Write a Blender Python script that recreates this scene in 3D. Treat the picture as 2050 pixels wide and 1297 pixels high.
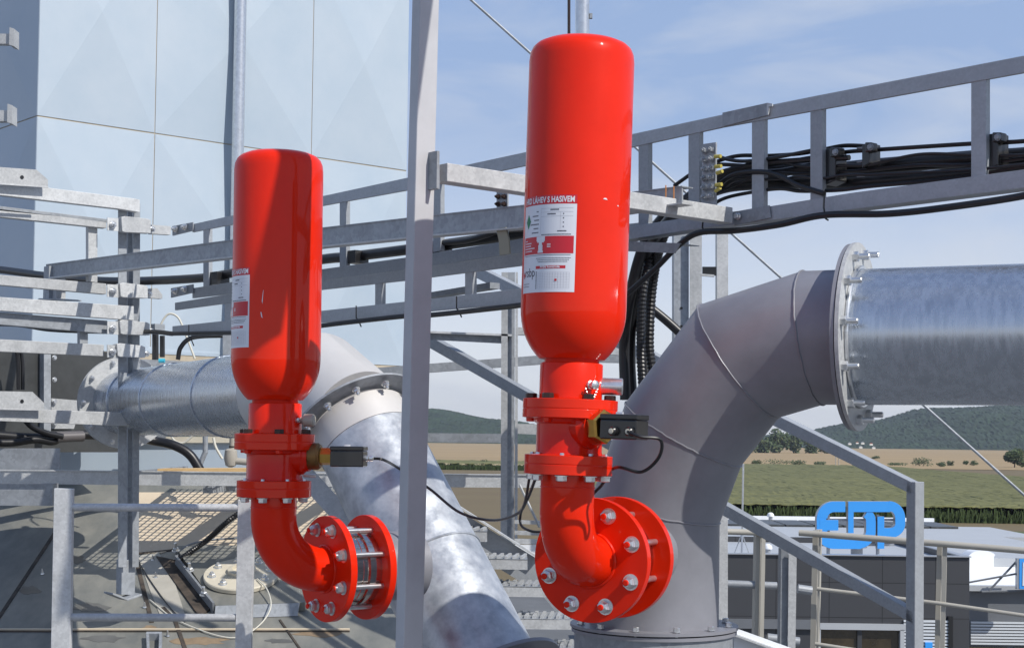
import bpy, bmesh, math, random
from mathutils import Vector, Matrix
random.seed(7)
V = Vector
for o in list(bpy.data.objects): bpy.data.objects.remove(o)
SC = bpy.context.scene
COL = SC.collection
# ------------------------------------------------------------------ camera
F = 3140.0
CX, CY = 1025.0, 770.0          # principal point in photo pixels
HC = 12.0
PITCH, ROLL = math.radians(1.9), math.radians(0.75)
cam = bpy.data.cameras.new('camera'); camo = bpy.data.objects.new('camera', cam); COL.objects.link(camo)
cam.sensor_width = 36; cam.lens = 36*F/2050; cam.clip_end = 30000; cam.clip_start = 0.05
cam.shift_x = 0; cam.shift_y = (CY-648.5)/2050
fwd = V((0, math.cos(PITCH), math.sin(PITCH)))
right0 = V((1, 0, 0)); up0 = right0.cross(fwd)
rt = right0*math.cos(ROLL) + up0*math.sin(ROLL)
up = up0*math.cos(ROLL) - right0*math.sin(ROLL)
M = Matrix(((rt.x, up.x, -fwd.x, 0), (rt.y, up.y, -fwd.y, 0), (rt.z, up.z, -fwd.z, HC), (0, 0, 0, 1)))
camo.matrix_world = M
SC.camera = camo
EYE = V((0, 0, HC))
# ------------------------------------------------------------------ world and sun
SAZ = V((0.777, -0.630, 0)).normalized(); SEL = math.radians(43.6)
SUND = V((SAZ.x*math.cos(SEL), SAZ.y*math.cos(SEL), math.sin(SEL)))
w = bpy.data.worlds.new('World'); SC.world = w; w.use_nodes = True
nt = w.node_tree; nt.nodes.clear()
def N(t, k, **kw):
    n = t.nodes.new(k)
    for a, b in kw.items(): setattr(n, a, b)
    return n
out = N(nt, 'ShaderNodeOutputWorld'); bg = N(nt, 'ShaderNodeBackground'); bg.inputs[1].default_value = 0.12
sky = N(nt, 'ShaderNodeTexSky', sky_type='NISHITA', sun_disc=False)
sky.sun_elevation = SEL; sky.sun_rotation = math.atan2(SUND.x, SUND.y); sky.altitude = 300
sky.air_density = 1.0; sky.dust_density = 1.2; sky.ozone_density = 2.0
tc = N(nt, 'ShaderNodeTexCoord'); mp = N(nt, 'ShaderNodeMapping'); mp.inputs['Scale'].default_value = (1.6, 1.6, 7.0)
mp.inputs['Rotation'].default_value = (0.0, 0.12, 0.0)
no = N(nt, 'ShaderNodeTexNoise'); no.inputs['Scale'].default_value = 3.3; no.inputs['Detail'].default_value = 7; no.inputs['Roughness'].default_value = 0.55
no.inputs['Distortion'].default_value = 0.6
cr = N(nt, 'ShaderNodeValToRGB'); cr.color_ramp.elements[0].position = 0.45; cr.color_ramp.elements[1].position = 0.80
cr.color_ramp.elements[0].color = (0, 0, 0, 1); cr.color_ramp.elements[1].color = (1, 1, 1, 1)
sx = N(nt, 'ShaderNodeSeparateXYZ'); mr = N(nt, 'ShaderNodeMapRange')
mr.inputs[1].default_value = 0.0; mr.inputs[2].default_value = 0.22; mr.inputs[3].default_value = 0.84; mr.inputs[4].default_value = 0.30
ad = N(nt, 'ShaderNodeMath', operation='MULTIPLY_ADD'); ad.inputs[1].default_value = 0.30
mx = N(nt, 'ShaderNodeMixRGB'); mx.inputs[2].default_value = (5.7, 6.05, 6.7, 1)
cl = N(nt, 'ShaderNodeClamp'); cl.inputs[2].default_value = 0.92
L = nt.links.new
L(tc.outputs['Generated'], mp.inputs[0]); L(mp.outputs[0], no.inputs['Vector']); L(no.outputs[0], cr.inputs[0])
L(tc.outputs['Generated'], sx.inputs[0]); L(sx.outputs['Z'], mr.inputs[0])
L(cr.outputs[0], ad.inputs[0]); L(mr.outputs[0], ad.inputs[2]); L(ad.outputs[0], cl.inputs[0])
m0 = N(nt, 'ShaderNodeMixRGB'); m0.inputs[1].default_value = (8.8, 8.8, 8.9, 1); m0.inputs[2].default_value = (3.0, 4.1, 6.4, 1)
mz = N(nt, 'ShaderNodeMapRange'); mz.inputs[1].default_value = -0.01; mz.inputs[2].default_value = 0.20; L(sx.outputs['Z'], mz.inputs[0]); L(mz.outputs[0], m0.inputs[0])
mq = N(nt, 'ShaderNodeMapRange'); mq.inputs[1].default_value = 0.26; mq.inputs[2].default_value = 0.75; L(sx.outputs['Z'], mq.inputs[0])
m3 = N(nt, 'ShaderNodeMixRGB'); m3.inputs[2].default_value = (0.95, 1.9, 4.2, 1); L(mq.outputs[0], m3.inputs[0]); L(m0.outputs[0], m3.inputs[1])
m1 = N(nt, 'ShaderNodeMixRGB'); m1.inputs[0].default_value = 0.8; L(sky.outputs[0], m1.inputs[1]); L(m3.outputs[0], m1.inputs[2])
cm = N(nt, 'ShaderNodeMath', operation='MULTIPLY'); cm.inputs[1].default_value = 0.75; L(cr.outputs[0], cm.inputs[0])
L(cm.outputs[0], mx.inputs[0]); L(m1.outputs[0], mx.inputs[1]); L(mx.outputs[0], bg.inputs[0]); L(bg.outputs[0], out.inputs[0])
sl = bpy.data.lights.new('sun', 'SUN'); sl.energy = 4.4; sl.angle = math.radians(0.53); sl.color = (1.0, 0.955, 0.88)
so = bpy.data.objects.new('sun', sl); COL.objects.link(so); so.location = EYE + SUND*30
so.rotation_euler = SUND.to_track_quat('Z', 'Y').to_euler()
SC.view_settings.view_transform = 'Standard'; SC.view_settings.look = 'None'
SC.view_settings.exposure = 0.0; SC.view_settings.gamma = 1.0
try:
    SC.cycles.max_bounces = 6; SC.cycles.use_denoising = True
except Exception: pass

# ------------------------------------------------------------------ projection helpers
def ray(px, py):
    return rt*((px-CX)/F) + up*((CY-py)/F) + fwd
def P(px, py, y):
    d = ray(px, py); return EYE + d*(y/d.y)
class Plane:
    """vertical plane through a point, running along direction d"""
    def __init__(s, px, y, d, py=880):
        s.o = P(px, py, y); s.d = V((d[0], d[1], 0)).normalized()
        s.n = V((s.d.y, -s.d.x, 0))
        if s.n.y > 0: s.n = -s.n
    def __call__(s, px, py, off=0.0):
        d = ray(px, py); o = s.o + s.n*off
        t = (o-EYE).dot(s.n)/d.dot(s.n)
        return EYE + d*t
    def off(s, k):
        q = Plane.__new__(Plane); q.o = s.o + s.n*k; q.d = s.d; q.n = s.n; return q
    def depth(s, px): return s(px, 870).y
A = (-0.649, 0.760); B = (0.760, 0.649); XD = (1, 0)

# ------------------------------------------------------------------ materials
def rgb(r, g, b): 
    f = lambda c: ((c/255+0.055)/1.055)**2.4 if c > 10 else c/255/12.92
    return (f(r), f(g), f(b), 1)
MATS = {}
def mat(name, c, rough=0.5, metal=0.0, coat=0.0, spec=0.5, var=0.0, vscale=8.0, c2=None, bump=0.0, bscale=60.0, vor=False, stretch=None, aniso=False, rvar=0.0, coord='Object'):
    m = bpy.data.materials.new(name); m.use_nodes = True; t = m.node_tree
    b = t.nodes['Principled BSDF']; l = t.links.new
    b.inputs['Base Color'].default_value = c if len(c) == 4 else (*c, 1)
    b.inputs['Roughness'].default_value = rough; b.inputs['Metallic'].default_value = metal
    b.inputs['Specular IOR Level'].default_value = spec
    if coat: b.inputs['Coat Weight'].default_value = coat; b.inputs['Coat Roughness'].default_value = 0.04
    tcn = N(t, 'ShaderNodeTexCoord'); src = tcn.outputs[coord]
    if stretch:
        mpn = N(t, 'ShaderNodeMapping'); mpn.inputs['Scale'].default_value = stretch; l(src, mpn.inputs[0]); src = mpn.outputs[0]
    if var or c2 or rvar:
        nz = N(t, 'ShaderNodeTexNoise'); nz.inputs['Scale'].default_value = vscale; nz.inputs['Detail'].default_value = 8; nz.inputs['Roughness'].default_value = 0.65
        l(src, nz.inputs['Vector']); f = nz.outputs[0]
        if vor:
            vo = N(t, 'ShaderNodeTexVoronoi'); vo.inputs['Scale'].default_value = vscale*9; l(src, vo.inputs['Vector'])
            mm = N(t, 'ShaderNodeMath', operation='MULTIPLY_ADD'); mm.inputs[1].default_value = 0.22
            sp = N(t, 'ShaderNodeSeparateColor'); l(vo.outputs['Color'], sp.inputs[0]); l(sp.outputs[0], mm.inputs[0]); 
            m2 = N(t, 'ShaderNodeMath', operation='MULTIPLY'); m2.inputs[1].default_value = 0.78; l(f, m2.inputs[0]); l(m2.outputs[0], mm.inputs[2]); f = mm.outputs[0]
        mrn = N(t, 'ShaderNodeMapRange'); mrn.inputs[1].default_value = 0.3; mrn.inputs[2].default_value = 0.7; l(f, mrn.inputs[0])
        mxn = N(t, 'ShaderNodeMixRGB'); l(mrn.outputs[0], mxn.inputs[0])
        cc = list(c)[:3]
        lo = [x*(1-var) for x in cc]; hi = [min(1, x*(1+var)) for x in cc]
        if c2: hi = list(c2)[:3]
        mxn.inputs[1].default_value = (*lo, 1); mxn.inputs[2].default_value = (*hi, 1); l(mxn.outputs[0], b.inputs['Base Color'])
        if name in ('galvanised_steel', 'dark_galvanised_steel', 'tray_steel'):
            oi_ = N(t, 'ShaderNodeObjectInfo'); hs_ = N(t, 'ShaderNodeHueSaturation'); mo = N(t, 'ShaderNodeMapRange'); mo.inputs[3].default_value = 0.84; mo.inputs[4].default_value = 1.14
            l(oi_.outputs['Random'], mo.inputs[0]); l(mo.outputs[0], hs_.inputs['Value']); l(mxn.outputs[0], hs_.inputs['Color']); l(hs_.outputs[0], b.inputs['Base Color'])
        if rvar:
            mr2 = N(t, 'ShaderNodeMapRange'); mr2.inputs[1].default_value = 0.3; mr2.inputs[2].default_value = 0.7
            mr2.inputs[3].default_value = rough-rvar; mr2.inputs[4].default_value = rough+rvar; l(f, mr2.inputs[0]); l(mr2.outputs[0], b.inputs['Roughness'])
    if bump:
        nb = N(t, 'ShaderNodeTexNoise'); nb.inputs['Scale'].default_value = bscale; nb.inputs['Detail'].default_value = 4; l(src, nb.inputs['Vector'])
        bp = N(t, 'ShaderNodeBump'); bp.inputs['Strength'].default_value = bump; bp.inputs['Distance'].default_value = 0.004
        l(nb.outputs[0], bp.inputs['Height']); l(bp.outputs[0], b.inputs['Normal'])
    MATS[name] = m; return m
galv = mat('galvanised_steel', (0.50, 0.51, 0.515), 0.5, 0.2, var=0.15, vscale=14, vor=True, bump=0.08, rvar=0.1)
galvd = mat('dark_galvanised_steel', (0.29, 0.31, 0.335), 0.55, 0.2, var=0.2, vscale=7, vor=True, bump=0.08)  # darker copy of galv; some faces in shade get their tone from it
tray = mat('tray_steel', (0.33, 0.35, 0.375), 0.5, 0.2, var=0.1, vscale=14, vor=True)
postm = mat('grey_painted_post', (0.47, 0.475, 0.495), 0.5, 0.0, var=0.14, vscale=3, bump=0.05, bscale=30)
red = mat('red_gloss_paint', (0.74, 0.020, 0.003), 0.4, 0.0, spec=0.06, coat=0.42, var=0.07, vscale=5, bump=0.03, bscale=70, rvar=0.08)
redr = mat('red_brushed_paint', (0.62, 0.014, 0.003), 0.35, 0.0, spec=0.08, coat=0.5, var=0.1, vscale=6, bump=0.16, bscale=22)
pipeg = mat('grey_primer_pipe', (0.235, 0.238, 0.265), 0.40, 0.12, var=0.2, vscale=2.5, bump=0.1, bscale=18)
pipez = mat('zinc_coated_pipe', (0.50, 0.54, 0.60), 0.27, 0.85, var=0.14, vscale=3.4, bump=0.3, bscale=4.5, rvar=0.06, stretch=(16.0, 16.0, 1.6))
pipezd = mat('mottled_zinc_pipe', (0.44, 0.48, 0.55), 0.40, 0.45, var=0.3, vscale=16, c2=(0.60, 0.63, 0.67, 1), bump=0.25, bscale=14, rvar=0.12)
pipew = mat('pale_elbow_paint', (0.56, 0.55, 0.54), 0.5, 0.1, var=0.08, vscale=3)
wallm = mat('pale_blue_panel', (0.405, 0.49, 0.575), 0.42, 0.0, var=0.05, vscale=1.3, c2=(0.455, 0.52, 0.585, 1), bump=0.04, bscale=5)
jointm = mat('beige_sealant', (0.42, 0.36, 0.27), 0.8, var=0.2, vscale=5)
blackc = mat('black_cable', (0.012, 0.012, 0.014), 0.38, var=0.3, vscale=10)
blackp = mat('black_plastic', (0.014, 0.014, 0.015), 0.3, coat=0.3)
brass = mat('brass', (0.62, 0.38, 0.10), 0.28, 1.0, var=0.12, vscale=20)
brassd = mat('tarnished_brass', (0.20, 0.11, 0.04), 0.45, 0.8, var=0.3, vscale=30)
zinc = mat('zinc_bolt', (0.66, 0.67, 0.68), 0.28, 0.85, var=0.15, vscale=40)
steel = mat('stainless_steel', (0.60, 0.57, 0.53), 0.14, 1.0, var=0.15, vscale=12, stretch=(1, 1, 6))
darkb = mat('blackened_bolt', (0.05, 0.03, 0.025), 0.4, 0.4)
whitem = mat('label_white', (0.72, 0.73, 0.78), 0.35)
printred = mat('label_red', (0.55, 0.015, 0.03), 0.35)
printk = mat('label_ink', (0.03, 0.03, 0.05), 0.5)
printg = mat('label_green', (0.01, 0.22, 0.10), 0.5)
printl = mat('label_grey_lines', (0.40, 0.40, 0.44), 0.5)
roofm = mat('grey_roof_sheet', (0.20, 0.21, 0.20), 0.5, 0.15, var=0.3, vscale=3.5, bump=0.2, bscale=14, c2=(0.28, 0.272, 0.238, 1), stretch=(1.6, .7, .7))
rustm = mat('rusty_seam', (0.028, 0.027, 0.026), 0.8, var=0.5, vscale=9, c2=(0.11, 0.085, 0.065, 1))
tanm = mat('tan_roof_panel', (0.60, 0.50, 0.37), 0.7, var=0.12, vscale=3)
cream = mat('cream_paint', (0.60, 0.55, 0.44), 0.45, var=0.08, vscale=8)
plastc = mat('grey_plastic_pipe', (0.38, 0.35, 0.30), 0.5)
wood = mat('plank_wood', (0.62, 0.42, 0.20), 0.7, var=0.15, vscale=8, stretch=(1, 8, 8))
beige = mat('beige_painted_rail', (0.42, 0.40, 0.35), 0.5, var=0.08, vscale=5)
dkmetal = mat('dark_duct_metal', (0.085, 0.088, 0.088), 0.4, 0.6, var=0.3, vscale=3, bump=0.1)
whitecab = mat('white_cable', (0.62, 0.60, 0.52), 0.5)
yellow = mat('yellow_terminal', (0.45, 0.38, 0.08), 0.5)
cyan = mat('cyan_tape', (0.05, 0.45, 0.60), 0.5)
bluem = mat('sign_blue', (0.045, 0.33, 0.84), 0.35)
signw = mat('sign_white', (0.75, 0.76, 0.78), 0.4)
signs = mat('sign_return_silver', (0.42, 0.44, 0.47), 0.35, 0.5)
facm = mat('corrugated_grey_wall', (0.16, 0.17, 0.185), 0.5, 0.2, var=0.05, vscale=1)
litew = mat('light_grey_cladding', (0.42, 0.44, 0.46), 0.5, var=0.05, vscale=0.5)
whiter = mat('white_roof', (0.82, 0.84, 0.86), 0.6, var=0.03, vscale=1)
slatw = mat('slatted_blind', (0.62, 0.65, 0.68), 0.5)
glassm = mat('dark_window_glass', (0.06, 0.045, 0.025), 0.08, 0.0, spec=0.9, var=0.6, vscale=0.7)
soilm = mat('stony_soil', (0.22, 0.19, 0.15), 0.95, var=0.35, vscale=0.7)
yellowt = mat('yellow_tarpaulin', (0.65, 0.45, 0.04), 0.6)
bark = mat('bark', (0.09, 0.07, 0.05), 0.9, var=0.3, vscale=6)
leaf = [mat('leaf_dark', (0.030, 0.055, 0.018), 0.7, var=0.4, vscale=0.4), mat('leaf_mid', (0.055, 0.085, 0.028), 0.7, var=0.4, vscale=0.4), mat('leaf_olive', (0.09, 0.11, 0.045), 0.7, var=0.4, vscale=0.4)]
roofred = mat('red_tile', (0.30, 0.09, 0.05), 0.8)
housew = mat('house_white', (0.75, 0.75, 0.72), 0.7)

# brick-like jointed dark cladding
def jointed(name, c, cj, bw, bh, rough=0.5):
    m = mat(name, c, rough, 0.1); t = m.node_tree; b = t.nodes['Principled BSDF']
    tcn = N(t, 'ShaderNodeTexCoord'); sxx = N(t, 'ShaderNodeSeparateXYZ'); cb = N(t, 'ShaderNodeCombineXYZ')
    t.links.new(tcn.outputs['Object'], sxx.inputs[0]); t.links.new(sxx.outputs['X'], cb.inputs[0]); t.links.new(sxx.outputs['Z'], cb.inputs[1])
    br = N(t, 'ShaderNodeTexBrick', offset=0.0, squash=1.0)
    br.inputs['Color1'].default_value = (*c, 1); br.inputs['Color2'].default_value = (*[x*1.08 for x in c], 1); br.inputs['Mortar'].default_value = (*cj, 1)
    br.inputs['Scale'].default_value = 1.0; br.inputs['Mortar Size'].default_value = 0.02; br.inputs['Mortar Smooth'].default_value = 0.1
    br.inputs['Brick Width'].default_value = bw; br.inputs['Row Height'].default_value = bh
    t.links.new(cb.outputs[0], br.inputs['Vector']); t.links.new(br.outputs[0], b.inputs['Base Color']); return m
darkclad = jointed('charcoal_cladding', (0.050, 0.052, 0.058), (0.016, 0.016, 0.018), 2.6, 1.7)

# ------------------------------------------------------------------ mesh building
class MB:
    def __init__(s): s.v = []; s.f = []; s.mi = []; s.cur = 0; s.marks = []
    def mark(s): s.marks.append((len(s.v), len(s.f)))
    def pieces(s):
        mk = s.marks + [(len(s.v), len(s.f))]
        if mk[0] != (0, 0): mk = [(0, 0)] + mk
        o = []
        for (a, fa), (b, fb) in zip(mk, mk[1:]):
            if b > a:
                q = MB(); q.v = s.v[a:b]; q.f = [tuple(i-a for i in f) for f in s.f[fa:fb]]; q.mi = s.mi[fa:fb]; o.append(q)
        return o
    def add(s, vs, fs):
        k = len(s.v); s.v += [tuple(x) for x in vs]; s.f += [tuple(i+k for i in f) for f in fs]; s.mi += [s.cur]*len(fs); return s
    def box(s, c, size, X=V((1, 0, 0)), Y=V((0, 1, 0)), Z=V((0, 0, 1))):
        c = V(c); vs = []
        for a in (-.5, .5):
            for b in (-.5, .5):
                for d in (-.5, .5): vs.append(c + X*(a*size[0]) + Y*(b*size[1]) + Z*(d*size[2]))
        return s.add(vs, [(0, 1, 3, 2), (4, 6, 7, 5), (0, 4, 5, 1), (2, 3, 7, 6), (0, 2, 6, 4), (1, 5, 7, 3)])
    def bar(s, p, q, wd, ht, side=None):
        """box from p to q; wd across (along side), ht along the third axis; p-q is the centre line"""
        p = V(p); q = V(q); d = (q-p); L_ = d.length; d.normalize()
        if side is None: side = d.cross(V((0, 0, 1)))
        side = (V(side) - d*V(side).dot(d)).normalized(); u = side.cross(d)
        return s.box((p+q)/2, (L_, wd, ht), d, side, u)
    def prism(s, pts, ext):
        n = len(pts); pts = [V(p) for p in pts]; ext = V(ext)
        vs = pts + [p+ext for p in pts]
        fs = [tuple(range(n)), tuple(range(2*n-1, n-1, -1))]
        for i in range(n): j = (i+1) % n; fs.append((i, i+n, j+n, j))
        return s.add(vs, fs)
    def tube(s, pts, r, n=12, caps=True, radii=None):
        pts = [V(p) for p in pts]; m = len(pts)
        d = [(pts[i+1]-pts[i]).normalized() for i in range(m-1)]
        a = d[0].orthogonal().normalized(); b = d[0].cross(a)
        ring = [pts[0] + (a*math.cos(2*math.pi*i/n) + b*math.sin(2*math.pi*i/n))*(radii[0] if radii else r) for i in range(n)]
        rings = [ring]
        for k in range(1, m):
            nn = d[k-1] if k == m-1 else (d[k-1]+d[k]).normalized()
            new = []
            for p in rings[-1]:
                t = (pts[k]-p).dot(nn)/d[k-1].dot(nn); q = p + d[k-1]*t
                new.append(q)
            if radii:
                new = [pts[k] + (q-pts[k])*(radii[k]/radii[k-1]) for q in new]
            rings.append(new)
        vs = [p for rg in rings for p in rg]; fs = []
        for k in range(m-1):
            for i in range(n):
                j = (i+1) % n; fs.append((k*n+i, k*n+j, (k+1)*n+j, (k+1)*n+i))
        if caps: fs.append(tuple(range(n-1, -1, -1))); fs.append(tuple((m-1)*n+i for i in range(n)))
        return s.add(vs, fs)
    def lathe(s, prof, o=V((0, 0, 0)), ax=V((0, 0, 1)), n=48, caps=True):
        ax = V(ax).normalized(); a = ax.orthogonal().normalized(); b = ax.cross(a); o = V(o)
        vs = []; fs = []; m = len(prof)
        for (r, h) in prof:
            for i in range(n):
                t = 2*math.pi*i/n; vs.append(o + ax*h + (a*math.cos(t)+b*math.sin(t))*max(r, 1e-5))
        for k in range(m-1):
            for i in range(n):
                j = (i+1) % n; fs.append((k*n+i, k*n+j, (k+1)*n+j, (k+1)*n+i))
        if caps: fs.append(tuple(range(n-1, -1, -1))); fs.append(tuple((m-1)*n+i for i in range(n)))
        return s.add(vs, fs)
    def cyl(s, p, q, r, n=24): p = V(p); q = V(q); return s.lathe([(r, 0), (r, (q-p).length)], p, q-p, n)
    def ringdisc(s, c, ax, ro, ri, th, n=64):
        ax = V(ax).normalized(); c = V(c)
        return s.lathe([(ri, 0), (ro, 0), (ro, th), (ri, th), (ri, 0)], c, ax, n, caps=False)
    def build(s, name, m, parent=None, smooth=False, bevel=0.0, ang=35):
        me = bpy.data.meshes.new(name); me.from_pydata(s.v, [], s.f); me.update()
        bm = bmesh.new(); bm.from_mesh(me); bmesh.ops.recalc_face_normals(bm, faces=bm.faces); bm.to_mesh(me); bm.free()
        ms = m if isinstance(m, (list, tuple)) else [m]
        for x in ms: me.materials.append(x)
        if len(ms) > 1: me.polygons.foreach_set('material_index', s.mi)
        if smooth:
            me.shade_smooth()
            try: me.set_sharp_from_angle(angle=math.radians(ang))
            except Exception: pass
        o = bpy.data.objects.new(name, me); COL.objects.link(o)
        if parent is not None: o.parent = parent; 
        if bevel:
            b = o.modifiers.new('bevel', 'BEVEL'); b.width = bevel; b.segments = 2; b.limit_method = 'ANGLE'; b.angle_limit = math.radians(40)
        return o
def tag(o, label=None, cat=None, group=None, kind=None):
    if label: o['label'] = label
    if cat: o['category'] = cat
    if group: o['group'] = group
    if kind: o['kind'] = kind
    return o
def empty(name, loc, label, cat, group=None):
    o = bpy.data.objects.new(name, None); COL.objects.link(o); o.location = loc; o.empty_display_size = 0.1
    return tag(o, label, cat, group)
class Local:
    """parts are written in world coordinates and parented to an empty at loc"""
def part(mb, name, m, parent, **k):
    if mb.marks and name in ('bolt', 'nut', 'screw', 'corner_bolt', 'cable_gland', 'hole', 'rail_guide'):
        for q in mb.pieces(): o = part(q, name, m, parent, **k)
        return o
    L0 = parent.matrix_world.translation if False else None
    o = mb.build(name, m, None, **k)
    par = parent; off = V((0, 0, 0))
    x = par
    while x is not None: off += x.location; x = x.parent
    # geometry is in world coordinates: shift the mesh so the child origin is its parent's origin
    o.data.transform(Matrix.Translation(-off)); o.parent = parent
    return o
def hexbolt(mb, c, ax, r, h, stud=0.0, washer=True):
    ax = V(ax).normalized(); c = V(c); mb.mark()
    if washer: mb.lathe([(r*1.25, 0), (r*1.25, h*0.15)], c, ax, 20); c = c + ax*h*0.15
    mb.lathe([(r, 0), (r, h*0.85), (r*0.85, h)], c, ax, 6)
    if stud: mb.lathe([(r*0.5, h*0.9), (r*0.5, h+stud*0.9), (r*0.4, h+stud)], c, ax, 14)
def trace(plane, pts, th, mb=None, off=0.0):
    """an outline measured on a vertical plane, extruded backwards by th"""
    mb = mb or MB(); q = plane.off(off) if off else plane
    mb.prism([q(x, y) for x, y in pts], -plane.n*th); return mb
def quad(x0, y0, x1, y1, h0, h1=None):
    h1 = h0 if h1 is None else h1
    return [(x0, y0), (x1, y1), (x1, y1+h1), (x0, y0+h0)]
def catmull(pts, k=8):
    pts = [V(p) for p in pts]; o = []
    q = [pts[0]*2-pts[1]] + pts + [pts[-1]*2-pts[-2]]
    for i in range(1, len(q)-2):
        for j in range(k):
            t = j/k; a, b, c, d = q[i-1], q[i], q[i+1], q[i+2]
            o.append(0.5*((2*b)+(c-a)*t+(2*a-5*b+4*c-d)*t*t+(3*b-a-3*c+d)*t**3))
    o.append(pts[-1]); return o

#==================================================================== SETTING
exec_order = 'setting first'
YF = lambda py: HC*F/(py-880.0)
def sheet(name, x0, x1, y0, y1, z, m, label=None):
    mb = MB(); mb.add([(x0, y0, z), (x1, y0, z), (x1, y1, z), (x0, y1, z)], [(0, 1, 2, 3)])
    o = mb.build(name, m); tag(o, label, None, None, 'structure'); return o
grassm = mat('meadow_grass', (0.085, 0.115, 0.030), 0.9, var=0.3, vscale=0.06, c2=(0.13, 0.14, 0.045, 1))
drym = mat('dry_meadow', (0.20, 0.145, 0.075), 0.95, var=0.3, vscale=0.05, c2=(0.16, 0.125, 0.06, 1), stretch=(0.4, 1, 1))
brownm = mat('stubble_field', (0.33, 0.235, 0.12), 0.95, var=0.1, vscale=0.01, stretch=(0.3, 1, 1))
tanf = mat('wheat_stubble', (0.36, 0.29, 0.15), 0.95, var=0.1, vscale=0.02, stretch=(0.3, 1, 1))
cornm = mat('maize_leaves', (0.115, 0.130, 0.030), 0.85, var=0.5, vscale=0.5, c2=(0.215, 0.205, 0.065, 1), stretch=(0.06, 1.2, 1))
cornd = mat('maize_edge', (0.055, 0.085, 0.022), 0.85, var=0.5, vscale=1.6, c2=(0.07, 0.11, 0.03, 1))
forestm = mat('forest_canopy', (0.015, 0.034, 0.016), 0.9, var=0.5, vscale=0.012, c2=(0.028, 0.056, 0.024, 1))
def uv_ground():
    sheet('ground', -9000, 9000, -200, 12000, 0.0, drym)
    sheet('grass_field', 20, 140, 120, 214, 0.06, grassm)
    sheet('stubble_field', -500, 900, 700, 2600, 0.15, brownm)
    sheet('wheat_field', -500, 60, 620, 700, 0.3, tanf)
uv_ground()
asph = mat('pale_asphalt', (0.13, 0.135, 0.14), 0.9, var=0.2, vscale=0.2)
sheet('asphalt_yard', -300, 300, -150, 124, 0.05, asph)
# stony construction ground behind the halls
mb = MB(); random.seed(3)
o = sheet('gravel_yard', 40, 110, 126, 172, 0.12, soilm)
# maize field as a raised crop with ragged edge
mb = MB()
nx, ny = 150, 26
def cornfield(name, x0, x1, y0, y1, h, nx, ny):
    mb = MB(); vs = []; fs = []
    for j in range(ny+1):
        for i in range(nx+1):
            t = j/ny; y = y0 + (y1-y0)*t*t + random.uniform(-.6, .6)*(1 if 0 < j < ny else 0.5)
            vs.append((x0+(x1-x0)*i/nx + random.uniform(-.3, .3), y, h + random.uniform(-.13, .13)))
    for j in range(ny):
        for i in range(nx): k = j*(nx+1)+i; fs.append((k, k+1, k+nx+2, k+nx+1))
    mb.add(vs, fs)
    o = mb.build(name, cornm); tag(o, 'broad green maize field behind the halls', 'maize crop', None, 'stuff')
    # leafy front edge: many upright blades
    e = MB()
    for i in range(int((x1-x0)*26)):
        x = random.uniform(x0, x1); y = y0 + random.uniform(-1.0, 0.8); a = random.uniform(0, 3.14); hh = h*random.uniform(.35, 1.02)
        dx, dy = math.cos(a)*.16, math.sin(a)*.12; bx, by = random.uniform(-.5, .5), random.uniform(-.5, .3)
        e.add([(x-dx, y-dy, 0), (x+dx, y+dy, 0), (x+bx+dx*.5, y+by, hh), (x+bx-dx*.5, y+by, hh*.96)], [(0, 1, 2, 3)])
    part(e, 'leafy_edge', cornd, o); return o
cornfield('maize_field', 15, 150, 236, 640, 2.3, 190, 60)
cornfield('maize_strip', -60, 15, 560, 640, 2.3, 60, 10)

# hills with wood on them
def hill(name, x0, x1, y, prof, depth, seed, label):
    random.seed(seed); mb = MB(); nx, ny = 620, 60; vs = []; fs = []
    for j in range(ny+1):
        for i in range(nx+1):
            u = i/nx; x = x0+(x1-x0)*u; v = j/ny
            H = 0
            for k in range(len(prof)-1):
                if prof[k][0] <= x <= prof[k+1][0]:
                    q = (x-prof[k][0])/(prof[k+1][0]-prof[k][0]); q = q*q*(3-2*q); H = prof[k][1]*(1-q)+prof[k+1][1]*q
            s = math.sin(v*math.pi/2)**0.8
            z = H*s + (6*math.sin(x*.013+v*5)*math.sin(v*math.pi) ) + random.uniform(-2.2, 2.2)*(1 if v > 0 else 0)
            vs.append((x+random.uniform(-2, 2), y+depth*v, z))
    for j in range(ny):
        for i in range(nx): k = j*(nx+1)+i; fs.append((k, k+1, k+nx+2, k+nx+1))
    mb.add(vs, fs); o = mb.build(name, forestm); tag(o, label, None, None, 'structure'); return o
def hx(px, y): return (px-1025)/F*y
def hz(px, py, y): return P(px, py, y).z
YH = 3600
hill('hills', hx(60, YH), hx(2300, YH), 2700, [(hx(60, YH), 40), (hx(500, YH), hz(500, 800, YH)), (hx(870, YH), hz(870, 822, YH)), (hx(1000, YH), hz(1000, 840, YH)),
     (hx(1180, YH), hz(1180, 868, YH)), (hx(1450, YH), 8), (hx(1560, YH), hz(1600, 870, YH)), (hx(1720, YH), hz(1700, 846, YH)), (hx(1860, YH), hz(1860, 817, YH)), (hx(2050, YH), hz(2050, 812, YH)), (hx(2300, YH), hz(2300, 812, YH))], 900, 5, None)

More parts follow.
